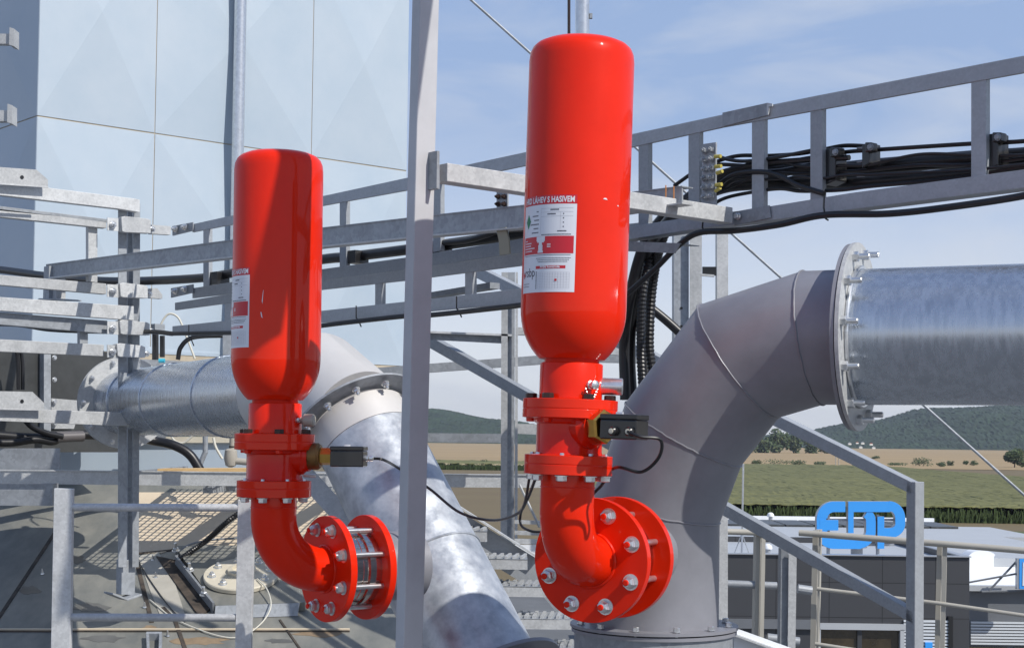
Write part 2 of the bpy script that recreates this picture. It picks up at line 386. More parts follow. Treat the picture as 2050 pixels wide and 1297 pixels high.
# leafy crowns
def crown(mb, c, rx, ry, rz, n, sz, seed=None):
    """leaf clumps gathered on several uneven lobes"""
    if seed is not None: random.seed(seed)
    lobes = [(V((random.uniform(-.55, .55)*rx, random.uniform(-.55, .55)*ry, random.uniform(-.45, .6)*rz)), random.uniform(.35, .6)) for _ in range(9)]
    for i in range(n):
        lc, lr = random.choice(lobes)
        d = V((random.gauss(0, 1), random.gauss(0, 1), random.gauss(0, 1))).normalized()*(random.random()**.35)*lr
        p = V(c) + lc + V((d.x*rx, d.y*ry, d.z*rz))
        a = V((random.gauss(0, 1), random.gauss(0, 1), random.gauss(0, .6))).normalized(); b = a.orthogonal().normalized(); s = sz*random.uniform(.5, 1.2)
        mb.cur = random.choice((0, 0, 1, 1, 2))
        mb.add([p-a*s, p-b*s*.7, p+a*s, p+b*s*.7], [(0, 1, 2, 3)])
    mb.cur = 0
def tree(name, px, pyb, pyt, wpx, n, label, cat, group=None, trunk=True, squash=1.0):
    y = HC*F/(pyb-880.0-(px-1500)*0.005) if True else 0
    y = min(y, 1500)
    base = P(px, pyb, y); base.z = 0
    h = (pyb-pyt)/F*y; wd = wpx/F*y
    e = empty(name, base, label, cat, group)
    if name == 'wood_tree': h *= 1.12
    m = MB(); crown(m, base+V((0, 0, h*(.44 if name == 'wood_tree' else .56 if trunk else .45))), wd/2*1.1, wd/2*.9, h*(.62 if name == 'wood_tree' else .52), n*2, max(.3, h*.085), int(px))
    part(m, 'crown' if trunk else 'foliage', leaf, e)
    t = MB(); t.tube([base, base+V((.02*h, 0, h*.3)), base+V((-.02*h, 0, h*.7))], .1, 8, radii=[h*.035, h*.026, h*.010])
    for k in range(4):
        a = k*1.7+px; t.tube([base+V((0, 0, h*(.28+.07*k))), base+V((math.cos(a)*wd*.25, math.sin(a)*wd*.2, h*(.55+.06*k)))], .1, 6, radii=[h*.014, h*.005])
    part(t, 'trunk' if trunk else 'stem', bark, e)
    return e
tree('field_tree', 2031, 931, 893, 44, 900, 'round dark green tree standing alone at the right edge of the fields', 'tree')
hedge = 'bushes along the field edge'
for i, (px, pb, pt, w_, lab) in enumerate([(1753, 917, 908, 18, 'small dark bush just left of the dark rail below the forest hill'),
      (1848, 930, 912, 46, 'widest bush in the middle of the right field hedge'), (1885, 931, 920, 20, 'low bush touching the widest bush on its right side'),
      (1905, 929, 917, 16, 'small bush between the two wider bush clusters at right'), (1933, 927, 917, 14, 'tiny dark bush left of its pale neighbour in the right hedge'),
      (1949, 928, 917, 18, 'dark bush second from the lone tree at the right'), (1796, 929, 922, 44, 'low flat hedge clump left of the widest bush'),
      (1560, 932, 917, 84, 'long low bush right of the grey elbow pipe'), (1515, 930, 919, 22, 'small bush touching the grey elbow pipe in the distance'), (1600, 932, 918, 30, 'taller bush at the right end of the long low bush'), (1640, 930, 921, 28, 'sparse low bush left of the wooden power poles'),
      (876, 937, 922, 30, 'bush just right of the tall grey post, leftmost in its row'), (910, 937, 925, 20, 'second bush right of the tall grey post'), (938, 937, 925, 20, 'third bush right of the tall grey post, dark green'), (972, 938, 923, 28, 'brownish bush nearest the pale column in its row')]):
    tree('bush', px, pb, pt, w_, 260, lab, 'bush', hedge, trunk=False)
# dense wood between the elbow and the handrail, a row of broad trees
for i, (px, pt, w_) in enumerate([(1497, 886, 40), (1530, 872, 44), (1560, 866, 46), (1592, 870, 42), (1622, 876, 40), (1650, 886, 34), (1675, 893, 26)]):
    nm = ['leftmost', 'second', 'tallest', 'fourth', 'fifth', 'sixth', 'last and smallest']
    tree('wood_tree', px, 906, pt, w_, 500, nm[i]+' tree, from the left, of the dark grove beyond the brown field', 'tree', 'trees of the dark grove')
# houses at the foot of the hill
def house(px, py, w_, label, rf):
    y = 1500; c = P(px, py, y); c.z = max(0, c.z-2)
    e = empty('house', (c.x, c.y, c.z), label, 'house', 'houses at the foot of the hill')
    W = w_/F*y; H = W*.55
    part(MB().box(c+V((0, 0, H/2)), (W, W*.8, H)), 'wall', housew, e)
    r = MB(); r.prism([c+V((-W*.55, -W*.45, H)), c+V((W*.55, -W*.45, H)), c+V((0, -W*.45, H*1.6))], V((0, W*.9, 0))); part(r, 'roof', rf, e)
house(1701, 886, 6, 'white house with grey roof, upper left of the village', signs)
house(1727, 885, 6, 'white house, topmost of the village under the hill', signs)
house(1744, 887, 6, 'white house, upper right of the village', roofred)
house(1723, 893, 6, 'white house, lowest in the middle of the village', signs)
house(1749, 894, 6, 'white house, lowest right of the village', signs)
house(1716, 884, 5, 'red roofed house between the two upper white ones', roofred)

# wooden power poles in the field
e0 = P(1676, 933, 700); e0.z = 0
e = empty('power_pole', e0, 'pair of thin wooden power poles standing in the field left of the dark rail', 'power pole')
for dx in (-.7, .7):
    part(MB().tube([e0+V((dx, 0, 0)), e0+V((dx, 0, 5.4))], .2, 8), 'pole', beige, e)
part(MB().bar(e0+V((-1.2, 0, 4.8)), e0+V((1.2, 0, 4.8)), .15, .2), 'crossarm', beige, e)

#==================================================================== HALLS IN THE BACKGROUND
def hplane(y): return Plane(1500, y, XD)
def bbox_px(pl, x0, y0, x1, y1, th, mb=None): return trace(pl, [(x0, y0), (x1, y0), (x1, y1), (x0, y1)], th, mb)
# dark clad hall
PH = hplane(77)
z_top = PH(1700, 1112).z
xl, xr = PH(1380, 1100).x, PH(1941, 1112).x
e = empty('office_hall', ((xl+xr)/2, 77, 0), 'charcoal clad flat-roofed hall with blue letters on its roof', 'building')
m = MB(); yb = 77+14
# walls as one shell with window opening left dark behind
wx0, wx1 = PH(1640, 1270).x, PH(1803, 1270).x; wz1 = PH(1700, 1258).z; wz0 = 1.1
m.box(((xl+wx0)/2, 77.15, z_top/2), (wx0-xl, .3, z_top)); m.box(((wx1+xr)/2, 77.15, z_top/2), (xr-wx1, .3, z_top))
m.box(((wx0+wx1)/2, 77.15, (z_top+wz1)/2), (wx1-wx0, .3, z_top-wz1)); m.box(((wx0+wx1)/2, 77.15, wz0/2), (wx1-wx0, .3, wz0))
m.box((xr-.15, 77.3+7, z_top/2), (.3, 13.9, z_top)); m.box((xl+.15, 77.3+7, z_top/2), (.3, 13.9, z_top)); m.box(((xl+xr)/2, yb+.2, z_top/2), (xr-xl, .3, z_top))
part(m, 'wall', darkclad, e)
part(MB().box(((xl+xr)/2, 84.2, z_top-.45), (xr-xl-.62, 13.6, .3)), 'roof', litew, e)
part(MB().box(((xl+xr)/2, 77.12, z_top+.03), (xr-xl+.1, .5, .05)).box((xr-.12, 84, z_top+.03), (.4, 13.3, .05)), 'coping', signs, e)
wfr = part(MB().box(((wx0+wx1)/2, 77.0, wz1+.12), (wx1-wx0+.5, .3, .3)).box((wx1+.05, 77.0, (wz0+wz1)/2), (.2, .3, wz1-wz0)).box((wx0-.05, 77.0, (wz0+wz1)/2), (.2, .3, wz1-wz0)), 'window', litew, e)
part(MB().box(((wx0+wx1)/2, 77.18, (wz0+wz1)/2), (wx1-wx0-.1, .04, wz1-wz0)), 'pane', glassm, wfr)
part(MB().box((wx0+(wx1-wx0)*.5, 77.1, (wz0+wz1)/2), (.22, .12, wz1-wz0-.02)), 'mullion', darkclad, wfr)
sx0, sx1 = PH(1808, 1280).x, PH(1899, 1280).x; sz1 = PH(1850, 1240).z
m = MB(); z = sz1
while z > .5: m.box(((sx0+sx1)/2, 76.92, z-.06), (sx1-sx0, .12, .10)); z -= .16
part(m, 'shutter', slatw, e)
part(MB().box((PH(1901, 1270).x, 76.9, sz1/2), (.22, .2, sz1+.4)), 'drainpipe', blackp, e)
part(MB().box((PH(1857, 1290).x, 76.8, PH(1857, 1290).z-.8), (.35, .12, 1.9)), 'blue_panel', bluem, e)
# low grey band left part
part(MB().box(((xl+wx0)/2, 76.9, PH(1550, 1248).z), (wx0-xl-.3, .2, .45)), 'string_course', facm, e)
# second hall (light) behind
PW = hplane(96); zt = 5.0; x0, x1 = PW(1380, 1060).x, PW(1800, 1060).x
x1 = P(1868, 1040, 137).x
e = empty('rear_hall', ((x0+x1)/2, 96, 0), 'pale grey flat-roofed hall behind the blue rooftop letters', 'building')
m = MB(); m.box(((x0+x1)/2, 96+20.5, zt/2), (x1-x0, 41, zt)); part(m, 'wall', litew, e)
m = MB()
for k in range(11): m.box((x0+(x1-x0)*(k+.35)/11, 131.5, zt+.09), (2.2, 7.5, .16))
part(m, 'skylight_strip', dkmetal, e)
part(MB().box(((x0+x1)/2, 137, zt+.2), (x1-x0+.1, .4, .4)), 'coping', whiter, e)
part(MB().box((x1+2.2, 128, 2.4), (4.2, 14, 4.8)), 'annex', litew, e)
# right wing set back, white roof, dome skylight
PR = hplane(90); zr = PR(2000, 1178).z; x0 = PR(1935, 1200).x; x1 = x0+34
e = empty('side_hall', ((x0+x1)/2, 90, 0), 'long grey sided hall with a white roof at the lower right', 'building')
part(MB().box(((x0+x1)/2, 90+3.5, zr/2), (x1-x0, 7, zr)), 'wall', facm, e)
part(MB().box(((x0+x1)/2, 89.8, zr+.05), (x1-x0+.2, .6, .30)), 'eaves', litew, e)
m = MB(); m.add([(x0, 90.2, zr+.02), (x1, 90.2, zr+.02), (x1, 97, zr+.9), (x0, 97, zr+.9)], [(0, 1, 2, 3)]); m.box(((x0+x1)/2, 96.9, zr+.4), (x1-x0, .2, .9)); part(m, 'roof', whiter, e)
sz1 = PR(1990, 1243).z; m = MB(); z = sz1
while z > sz1-1.25: m.box(((x0+x1)/2, 89.86, z-.06), (x1-x0-.4, .12, .11)); z -= .17
part(m, 'shutter', slatw, e)
part(MB().box((x0+16.0/3.4, 89.9, zr-.95), (.18, .15, 1.6)), 'drainpipe', slatw, e)
m = MB()
for k in range(5): m.box((x0+1.2+k*2.6, 89.93, sz1-1.9), (2.2, .1, .9))
part(m, 'window', glassm, e)
# white barrel skylight
c = P(1963, 1163, 95); mb = MB(); c = V((c.x, 95.0, zr+.6)); r = 0.62
pts = [c+V((-.8, 0, 0)), c+V((.8, 0, 0)), c+V((.8, 0, .85))] + [c+V((.8*math.cos(t)+.12, 0, .85+.38*math.sin(t))) for t in [i*math.pi/10 for i in range(1, 10)]] + [c+V((-.8, 0, .85))]
mb.prism(pts, V((0, 1.5, 0)))
sk = mb.build('roof_skylight', whiter, smooth=True); tag(sk, 'white barrel shaped skylight hood on the far white roof', 'skylight')
# roof vents on the dark hall
def mushroom(px, y, zz, r, label):
    c = P(px, 1120, y); c.z = zz
    e = empty('roof_vent', c, label, 'roof vent', 'small roof vents of the halls')
    part(MB().lathe([(r*.6, 0), (r*.6, r*1.2)], c, n=20), 'stack', signs, e)
    part(MB().lathe([(r, r*1.0), (r*1.05, r*1.3), (r*.8, r*1.9), (r*.3, r*2.2)], c, n=20), 'cap', whiter, e, smooth=True)
mushroom(1715, 80, z_top-.3, .5, 'large round vent on the dark hall roof below the blue letters')
mushroom(1537, 80, z_top-.15, .22, 'small white domed vent on the dark hall roof, left of the letters')
mushroom(1542, 136, 5.1, .3, 'small vent on the roof of the pale rear hall')
# lightning rod
c = P(1485, 1110, 79); e = empty('lightning_rod', V((c.x, 79, z_top-.3)), 'thin lightning rod on tripod feet on the dark hall roof', 'lightning rod')
tz = P(1487, 928, 79).z; part(MB().tube([(c.x, 79, z_top-.3), (c.x+.04, 79, tz)], .05, 6), 'rod', zinc, e)
m = MB()
for a in range(3): m.tube([(c.x, 79, z_top+.9), (c.x+.5*math.cos(a*2.1+.4), 79+.5*math.sin(a*2.1+.4), z_top-.3)], .03, 5)
part(m, 'tripod', zinc, e)

# blue rooftop letters E D P
PE = hplane(79)
def ribbon(pl, pts, wpx, th, mb, off=0):
    """stroke of constant width along a pixel polyline, on plane pl, extruded"""
    pts = [V((p[0], p[1])) for p in pts]; l, r = [], []
    for i, p in enumerate(pts):
        if i == 0: d = (pts[1]-p).normalized(); n = V((-d.y, d.x)); k = 1
        elif i == len(pts)-1: d = (p-pts[i-1]).normalized(); n = V((-d.y, d.x)); k = 1
        else:
            a = (p-pts[i-1]).normalized(); b = (pts[i+1]-p).normalized(); d = (a+b).normalized(); n = V((-d.y, d.x)); k = 1/max(.4, d.dot(a))
        l.append(p+n*wpx/2*k); r.append(p-n*wpx/2*k)
    q = pl.off(off)
    for i in range(len(pts)-1):
        mb.prism([q(*l[i]), q(*l[i+1]), q(*r[i+1]), q(*r[i])], -pl.n*th)
    return mb
def zz(pts): return [(1400+x/2.968, 860+y/2.968) for x, y in pts]
def arc(cx, cy, rx, ry, a0, a1, k=8): return [(cx+rx*math.cos(math.radians(a0+(a1-a0)*i/k)), cy-ry*math.sin(math.radians(a0+(a1-a0)*i/k))) for i in range(k+1)]
S = [(zz([(866, 457), (800, 457)]+arc(800, 530, 74, 73, 100, 180, 8)+[(726, 602)]+arc(802, 602, 76, 76, 190, 262, 8)+[(802, 678), (940, 678)]+arc(940, 600, 80, 78, -80, -8, 8)+[(1020, 585), (1020, 545)]+arc(968, 540, 52, 50, 15, 62, 5)), 56/2.968),
     (zz([(868, 457), (800, 457)]+arc(800, 527, 70, 70, 100, 175, 6)), 62/2.968), (zz([(730, 565), (730, 610)]+arc(800, 610, 70, 66, 190, 265, 6)+[(960, 677)]), 61/2.968),
     (zz([(716, 566), (826, 566)]), 62/2.968), (zz([(901, 426), (901, 613)]), 32/2.968),
     (zz([(886, 457), (1135, 457)]), 62/2.968), (zz([(1125, 452)]+arc(1130, 525, 64, 72, 82, 0, 8)+[(1194, 560)]+arc(1134, 560, 60, 52, -8, -85, 7)+[(1098, 612)]), 58/2.968), (zz([(1079, 515), (1079, 706)]), 40/2.968)]
c = PE(1720, 1060); e = empty('rooftop_sign', V((c.x, 79, z_top)), 'big blue EDP letters standing on the dark hall roof', 'sign')
ms, mf = MB(), MB()
for i, (pts, w_) in enumerate(S):
    ribbon(PE, pts, w_*1.02, .45, ms, -0.012-.004*i); ribbon(PE, pts, w_, .05, mf, .04+.004*i)
part(ms, 'letter_return', signs, e); part(mf, 'letter_face', bluem, e)
m = MB()
for px in (1658, 1757): m.tube([PE(px, 1115, -.3), PE(px, 1030, -.3)], .09, 8)
m.bar(PE(1645, 1090, -.5), PE(1790, 1090, -.5), .08, .12); m.bar(PE(1645, 1040, -.5), PE(1790, 1040, -.5), .08, .12)
part(m, 'sign_frame', signs, e)
# partly seen blue sign with a white N at the right border
PN = hplane(88)
c = PN(2050, 1190); e = empty('roof_letter_sign', V((c.x, 88, zr)), 'blue sign with white N cut off by the right border', 'sign')
part(trace(PN, [(2036, 1117), (2075, 1117), (2075, 1179), (2036, 1179)], .3), 'panel', signs, e)
part(trace(PN, [(2041, 1118), (2074, 1118), (2074, 1178), (2041, 1178)], .03, off=.035), 'face', bluem, e)
m = MB(); ribbon(PN, [(2049, 1172), (2049, 1128), (2066, 1168), (2066, 1126)], 4, .02, m, .07); part(m, 'letter', signw, e)
m = MB(); m.tube([PN(1935, 1166, -.3), PN(2034, 1148, -.3)], .06, 6); m.tube([PN(1980, 1182, -.4), PN(2036, 1122, -.4)], .06, 6); m.tube([PN(1965, 1184, -.4), PN(2050, 1182, -.4)], .07, 6)
part(m, 'sign_frame', facm, e)
# yellow tarp on the grass
c = P(1940, 1069, 200); c.z = .06; mb = MB(); crown_pts = []
mb.lathe([(1.1, 0), (1.0, .25), (.5, .5), (.05, .55)], c, n=10); tp = mb.build('tarpaulin_heap', yellowt, smooth=True); tag(tp, 'small yellow tarpaulin heap lying on the grass', 'tarpaulin')
# stones on the yard
#==================================================================== FILTER HOUSE (pale panels)
WC = P(68, 500, 11.0); WB = Plane(68, 11.0, B, 500); WA = Plane(68, 11.0, A, 500)
zt = HC+5.0; z1 = WB(200, 251).z; z1b = WB(700, 727).z
zbot = WB(805, 744).z
px_j = [68, 305, 620, 812]
e = empty('filter_house', V((WC.x, WC.y, zbot)), 'tall pale blue sheet metal filter housing with pressed panels', 'filter housing')
def wp(pl, px, z):
    q = pl(px, 500); return V((q.x, q.y, z))
def panel(pl, pxa, pxb, za, zb, rise=.040):
    a, b, c, d = wp(pl, pxa, za), wp(pl, pxb, za), wp(pl, pxb, zb), wp(pl, pxa, zb)
    m = (a+b+c+d)/4 + pl.n*rise
    mb = MB(); 
    i = .006
    def sh(p): return p + (m-pl.n*rise-p).normalized()*i
    a, b, c, d = map(sh, (a, b, c, d))
    mb.add([a, b, c, d, m, a-pl.n*.03, b-pl.n*.03, c-pl.n*.03, d-pl.n*.03], [(0, 1, 4), (1, 2, 4), (2, 3, 4), (3, 0, 4), (0, 5, 6, 1), (1, 6, 7, 2), (2, 7, 8, 3), (3, 8, 5, 0)])
    return mb
zs = [zbot+.10, z1b, z1, z1+(z1-z1b), zt]
pxs = [px_j[0], px_j[1], px_j[2], px_j[3]]
for i in range(3):
    for j in range(1, 4):
        part(panel(WB, pxs[i], pxs[i+1], zs[j], zs[j+1] if j < 3 else zt), 'panel', wallm, e)
zlow = zs[0]
part(panel(WB, pxs[0], pxs[3], zs[0], zs[1], .003), 'panel', wallm, e)
pA = [68, -90, -320]
for i in range(2):
    for j in range(1, 4): part(panel(WA, pA[i], pA[i+1], zs[j], zs[j+1] if j < 3 else zt), 'panel', wallm, e)
mb = MB(); a, b, c = wp(WB, 68.3, 0), wp(WB, 811.7, 0), wp(WA, -320, 0)
mb.prism([V((p.x, p.y, zbot)) for p in (a-WB.n*.005-WA.n*.005, b-WB.n*.005-WB.d*.003, (b+(c-a))-WB.n*.03, c-WA.n*.005)], V((0, 0, zt-zbot))); part(mb, 'body', jointm, e)
# dark rail at the foot of the housing
mb = MB(); mb.bar(wp(WB, 60, zbot-.03)+WB.n*.05, wp(WB, 830, zbot-.03)+WB.n*.05, .10, .06); part(mb, 'foot_rail', galvd, e)
# diagonal stiffener band seen at top left and brackets
GB = 'galvanised brackets on the shaded housing side'
for (x, y0, y1, lab) in ((0, 55, 90, 'upper galvanised bracket sticking out at the left border'), (-4, 208, 245, 'lower galvanised bracket sticking out at the left border')):
    pl = WA.off(.35)
    mb = trace(Plane(15, 8.6, XD), [(-70, y0+13), (x+19, y0+13), (x+19, y1-2), (-70, y1-2)], .05)
    trace(Plane(15, 8.6, XD), [(x+19, y0), (x+28, y0+3), (x+28, y1+3), (x+18, y1)], .09, mb, .02)
    o = mb.build('bracket', galv); tag(o, lab, 'bracket', GB)
# pole with its shadow on the wall, left of the first bottle
W1 = WB.off(.10)
mb = MB(); p0 = W1(476, 300); mb.tube([V((p0.x, p0.y, HC-2.0)), V((p0.x, p0.y, HC+5))], .047, 24)
o = mb.build('downpipe', zinc, smooth=True); tag(o, 'shiny round vertical pipe against the pale housing behind the smaller bottle', 'pipe')
mb = trace(Plane(455, 8.0, XD), quad(446, 655, 461, 655, 190), .05); o = mb.build('channel_upright', galvd); tag(o, 'short dark channel upright just left of the smaller bottle', 'channel')

#==================================================================== POST AND ARM
PB = Plane(825, 4.16, B, 640); PA = Plane(825, 4.16, A, 640)
c = PB(825, 640); wB, wA = .064, .038
mb = MB(); cB = PB.d; cA = PA.d
ctr = V((c.x, c.y, HC)) + cB*wB/2 + cA*wA/2
mb.box(ctr, (wB, wA, 3.6), cB, cA)
tlp = Matrix.Translation(V((ctr.x, ctr.y, c.z))) @ Matrix.Rotation(math.radians(.62), 4, 'Y') @ Matrix.Translation(-V((ctr.x, ctr.y, c.z)))
mb.v = [tuple(tlp @ V(p)) for p in mb.v]
tag(mb.build('steel_post', postm, bevel=.003), 'tall grey painted square post in front, standing between the two red bottles', 'post')
post = bpy.data.objects['steel_post']
# arm plate and arm with its end plates
pc = PB(880, 339); armz = pc.z
ARM = Plane(880, 4.20, B)
e = empty('cross_arm', ARM(880, 350), 'pale square steel arm running from the tall post past the big bottle', 'arm')
def bz(pl, px, z): q = pl(px, 500); return V((q.x, q.y, z))
mb = MB()
a0 = ARM(886, 347); a1 = ARM(1455, 433)
zt1 = ARM(886, 347).z
mb.bar(ARM(884, 347), V((a1.x, a1.y, a1.z)), .05, .05); part(mb, 'tube', galv, e, bevel=.002)
part(trace(Plane(878, 4.17, B), [(875, 302), (880, 303), (880, 379), (874, 377)], .075), 'end_plate', galvd, e)
# the same level: lattice cable tray along A
TR = Plane(1465, 4.95, A)
pl = TR
e = empty('cable_ladder', TR(1640, 430), 'grey steel cable ladder climbing across the sky at the right', 'cable ladder')
def chord(e, name, pl, pts_top, pts_bot, th, m=tray, off=0): return part(trace(pl, pts_top+pts_bot[::-1], th, None, off), name, m, e, bevel=.001)
chord(e, 'top_chord', TR, [(1200, 284), (1446, 231), (1640, 192), (2180, 88)], [(1200, 309), (1446, 255), (1640, 220), (2180, 122)], .012)
chord(e, 'bottom_chord', TR, [(1200, 463), (1406, 431), (1500, 420), (1700, 387), (2180, 322)], [(1200, 488), (1406, 457), (1500, 447), (1700, 420), (2180, 360)], .012)
part(trace(TR, [(1200, 486), (1406, 455), (1700, 418), (2180, 358), (2180, 361), (1700, 421), (1406, 458), (1200, 489)], .05, None, -.012), 'bottom_flange', tray, e)
part(trace(TR, [(1200, 283), (1446, 230), (1640, 191), (2180, 87), (2180, 90), (1640, 194), (1446, 233), (1200, 286)], .05, None, -.012), 'top_flange', tray, e)
for (xa, xb, yt, yb) in ((1278, 1298, 280, 462), (1378, 1400, 255, 446), (1505, 1529, 225, 428), (1622, 1646, 208, 408), (1944, 1974, 150, 358)):
    part(trace(TR, [(xa, yt), (xb, yt-4), (xb, yb-4), (xa, yb)], .02, None, -.003), 'upright', tray, e, bevel=.001)
part(trace(TR, [(1446, 226), (1537, 206), (1537, 231), (1446, 254)], .004, None, .006), 'splice_plate', galvd, e, bevel=.0008)
part(trace(TR, [(1535, 206), (1546, 208), (1546, 213), (1539, 214), (1538, 230), (1535, 230)], .004, None, .008), 'splice_edge', galv, e)
part(trace(TR, [(1470, 424), (1540, 411), (1543, 436), (1470, 452)], .004, None, .006), 'splice_plate', galvd, e, bevel=.0008)
hx_ = MB(); hexbolt(hx_, TR(1477, 433, .012), TR.n, .010, .010); part(hx_, 'bolt', zinc, e)
# rear rail of the ladder (far side), linked by rungs
T2 = TR.off(-.32)
part(trace(T2, [(1200, 455), (1700, 398), (2180, 338), (2180, 345), (1700, 406), (1200, 465)], .01), 'rear_rail', tray, e)
# left part of the ladder behind the bottles
el = empty('cable_ladder', TR(700, 520), 'grey steel cable ladder crossing behind the smaller bottle and the tall post', 'cable ladder')
chord(el, 'top_chord', TR, [(385, 449), (462, 432), (640, 394), (815, 356), (1060, 303), (1190, 288)], [(385, 465), (462, 450), (640, 413), (815, 381), (1060, 330), (1190, 313)], .012)
chord(el, 'bottom_chord', TR, [(385, 577), (462, 565), (644, 539), (809, 516), (1050, 477), (1190, 464)], [(385, 597), (462, 588), (644, 562), (809, 541), (1050, 505), (1190, 490)], .012)
for (xa, xb, yt, yb) in ((407, 418, 455, 575), (551, 562, 425, 555), (680, 693, 402, 540), (867, 882, 362, 505), (1150, 1168, 300, 470)):
    part(trace(TR, [(xa, yt), (xb, yt-3), (xb, yb-3), (xa, yb)], .02, None, -.003), 'upright', tray, el)
for (x0, x1, dy) in ((345, 386, 0), (342, 386, 124)):
    b = trace(TR, [(x0, 453+dy), (x1, 445+dy), (x1, 462+dy), (x0, 472+dy)], .006, None, .008); part(b, 'bolt_plate', galvd, el)
    m = MB()
    for bx in (352, 371): hexbolt(m, TR(bx, 459+dy-(bx-352)*.22, .016), TR.n, .013, .014, .008)
    part(m, 'bolt', zinc, el)
# second (lower) ladder
T3 = TR.off(.10)
e3 = empty('cable_ladder', T3(700, 620), 'lower grey steel ladder rail pair below the main one, behind the tall post', 'cable ladder')
chord(e3, 'top_chord', T3, [(350, 606), (462, 588), (644, 562), (809, 541), (1050, 506), (1190, 488)], [(350, 621), (462, 606), (644, 580), (809, 562), (1050, 531), (1190, 512)], .012)
chord(e3, 'bottom_chord', T3, [(345, 653), (462, 641), (644, 622), (809, 604), (1050, 577), (1190, 560)], [(345, 672), (462, 664), (644, 646), (809, 628), (1050, 606), (1190, 590)], .012)
for (xa, xb, yt, yb) in ((450, 462, 600, 650), (751, 764, 565, 612), (931, 946, 545, 592)):
    part(trace(T3, [(xa, yt), (xb, yt-3), (xb, yb-3), (xa, yb)], .02, None, -.003), 'upright', tray, e3)
# long channel (stringer) in front of the ladder
T4 = TR.off(.28)
e4 = empty('channel_beam', T4(500, 500), 'long dark steel channel beam rising to the right in front of the cable ladders', 'beam')
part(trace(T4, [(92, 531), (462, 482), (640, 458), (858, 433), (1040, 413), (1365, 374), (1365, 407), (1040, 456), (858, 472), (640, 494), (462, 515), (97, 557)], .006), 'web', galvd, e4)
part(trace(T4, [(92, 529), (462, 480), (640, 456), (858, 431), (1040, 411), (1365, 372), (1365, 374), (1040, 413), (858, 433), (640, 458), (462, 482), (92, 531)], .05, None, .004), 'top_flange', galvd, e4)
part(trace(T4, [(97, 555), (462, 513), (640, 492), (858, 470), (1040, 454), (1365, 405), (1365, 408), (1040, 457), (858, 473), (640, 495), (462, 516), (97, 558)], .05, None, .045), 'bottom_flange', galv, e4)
part(trace(T4, [(88, 534), (98, 532), (98, 598), (86, 598)], .05, None, .02), 'stub', galvd, e4)
part(trace(T4, [(98, 556), (113, 554), (113, 598), (98, 598)], .05, None, .0), 'stub', galv, e4)
part(trace(T4, [(78, 597), (125, 598), (128, 601), (75, 600)], .10, None, .05), 'foot_plate', galvd, e4)
for y in (378, 404): pass
m = MB()
for px, py in ((1357, 375), (1341, 373)): m.tube([T4(px-8, py-2, .01), T4(px-8, py+34, .01)], .002, 5)
part(m, 'orange_strap', mat('orange_strap', (.5, .2, .05), .7), e4)
# earthing bars with terminals
e5 = empty('earthing_bar', TR(1420, 340), 'galvanised earthing bar with bolts and yellow terminals on the right cable ladder', 'earthing bar')
part(trace(TR, [(1406, 289), (1433, 285), (1432, 385), (1434, 418), (1404, 414)], .006, None, .05), 'plate', galvd, e5)
m = MB()
for k in range(6):
    for px in (1411, 1424): hexbolt(m, TR(px, 302-(px-1411)*.15+k*18.5, .056), TR.n, .009, .010, .006)
part(m, 'bolt', galvd, e5)
for k, (px, py, a) in enumerate(((1431, 314, -.1), (1432, 334, -.1), (1435, 347, -.35), (1433, 371, -.15), (1432, 383, -.6))):
    p = TR(px, py, .06); q = TR(px+12*math.cos(a), py+12*math.sin(a), .06); part(MB().tube([p, q], .006, 10), 'terminal', yellow, e5)
e6 = empty('earthing_bar', TR(1005, 440), 'small galvanised bolt bracket hanging on the ladder just left of the big bottle', 'earthing bar')
part(trace(TR, [(994, 377), (1016, 380), (1016, 470), (994, 468)], .006, None, .05), 'plate', galvd, e6)
m = MB()
for k in range(2):
    for px in (998, 1010): hexbolt(m, TR(px, 394+k*15, .056), TR.n, .008, .010, .006)
part(m, 'bolt', darkb, e6)
part(trace(T4, [(993, 458), (1012, 455), (1018, 478), (1020, 508), (1000, 511), (998, 480)], .006, None, .03), 'strap', mat('dull_strap', (.28, .26, .2), .5, .4), e6)

#==================================================================== CABLES
def cable(name, pts, r, label, m=blackc, n=8, group=None, ridged=False, parent=None):
    q = catmull(pts, 10)
    mb = MB()
    if ridged:
        # resample finely and alternate radius
        d = [0]
        for i in range(1, len(q)): d.append(d[-1]+(q[i]-q[i-1]).length)
        tot = d[-1]; st = r*.42; nn = int(tot/st); pts2 = []; k = 0
        for i in range(nn):
            s = i*st
            while k < len(d)-2 and d[k+1] < s: k += 1
            t = (s-d[k])/max(1e-6, d[k+1]-d[k]); pts2.append(q[k].lerp(q[k+1], t))
        rad = [r*(1.0 if i % 2 else .84) for i in range(len(pts2))]
        mb.tube(pts2, r, 14, radii=rad)
    else: mb.tube(q, r, n)
    if parent is not None: return part(mb, name, m, parent, smooth=True)
    o = mb.build(name, m, smooth=not ridged); tag(o, label, 'cable', group); return o
def on(pl, pts, off=0): return [pl(x, y, off) for x, y in pts]
CG = 'black cables on the cable ladders'
c1 = on(TR, [(2180, 297), (2050, 312), (1945, 318), (1743, 334), (1646, 342), (1560, 336), (1470, 350), (1400, 385), (1350, 430)], -.12)
cable('power_cable', c1+[TR(1312, 500, -.30), TR(1290, 600, -.35), TR(1288, 700, -.35), TR(1300, 800, -.35)], .024, 'thickest upper black cable in the right ladder, turning down behind the big bottle', n=14, group=CG)
c2 = on(TR, [(2180, 322), (2050, 338), (1945, 347), (1743, 364), (1646, 366), (1530, 368), (1450, 376), (1395, 400), (1340, 440)], -.10)
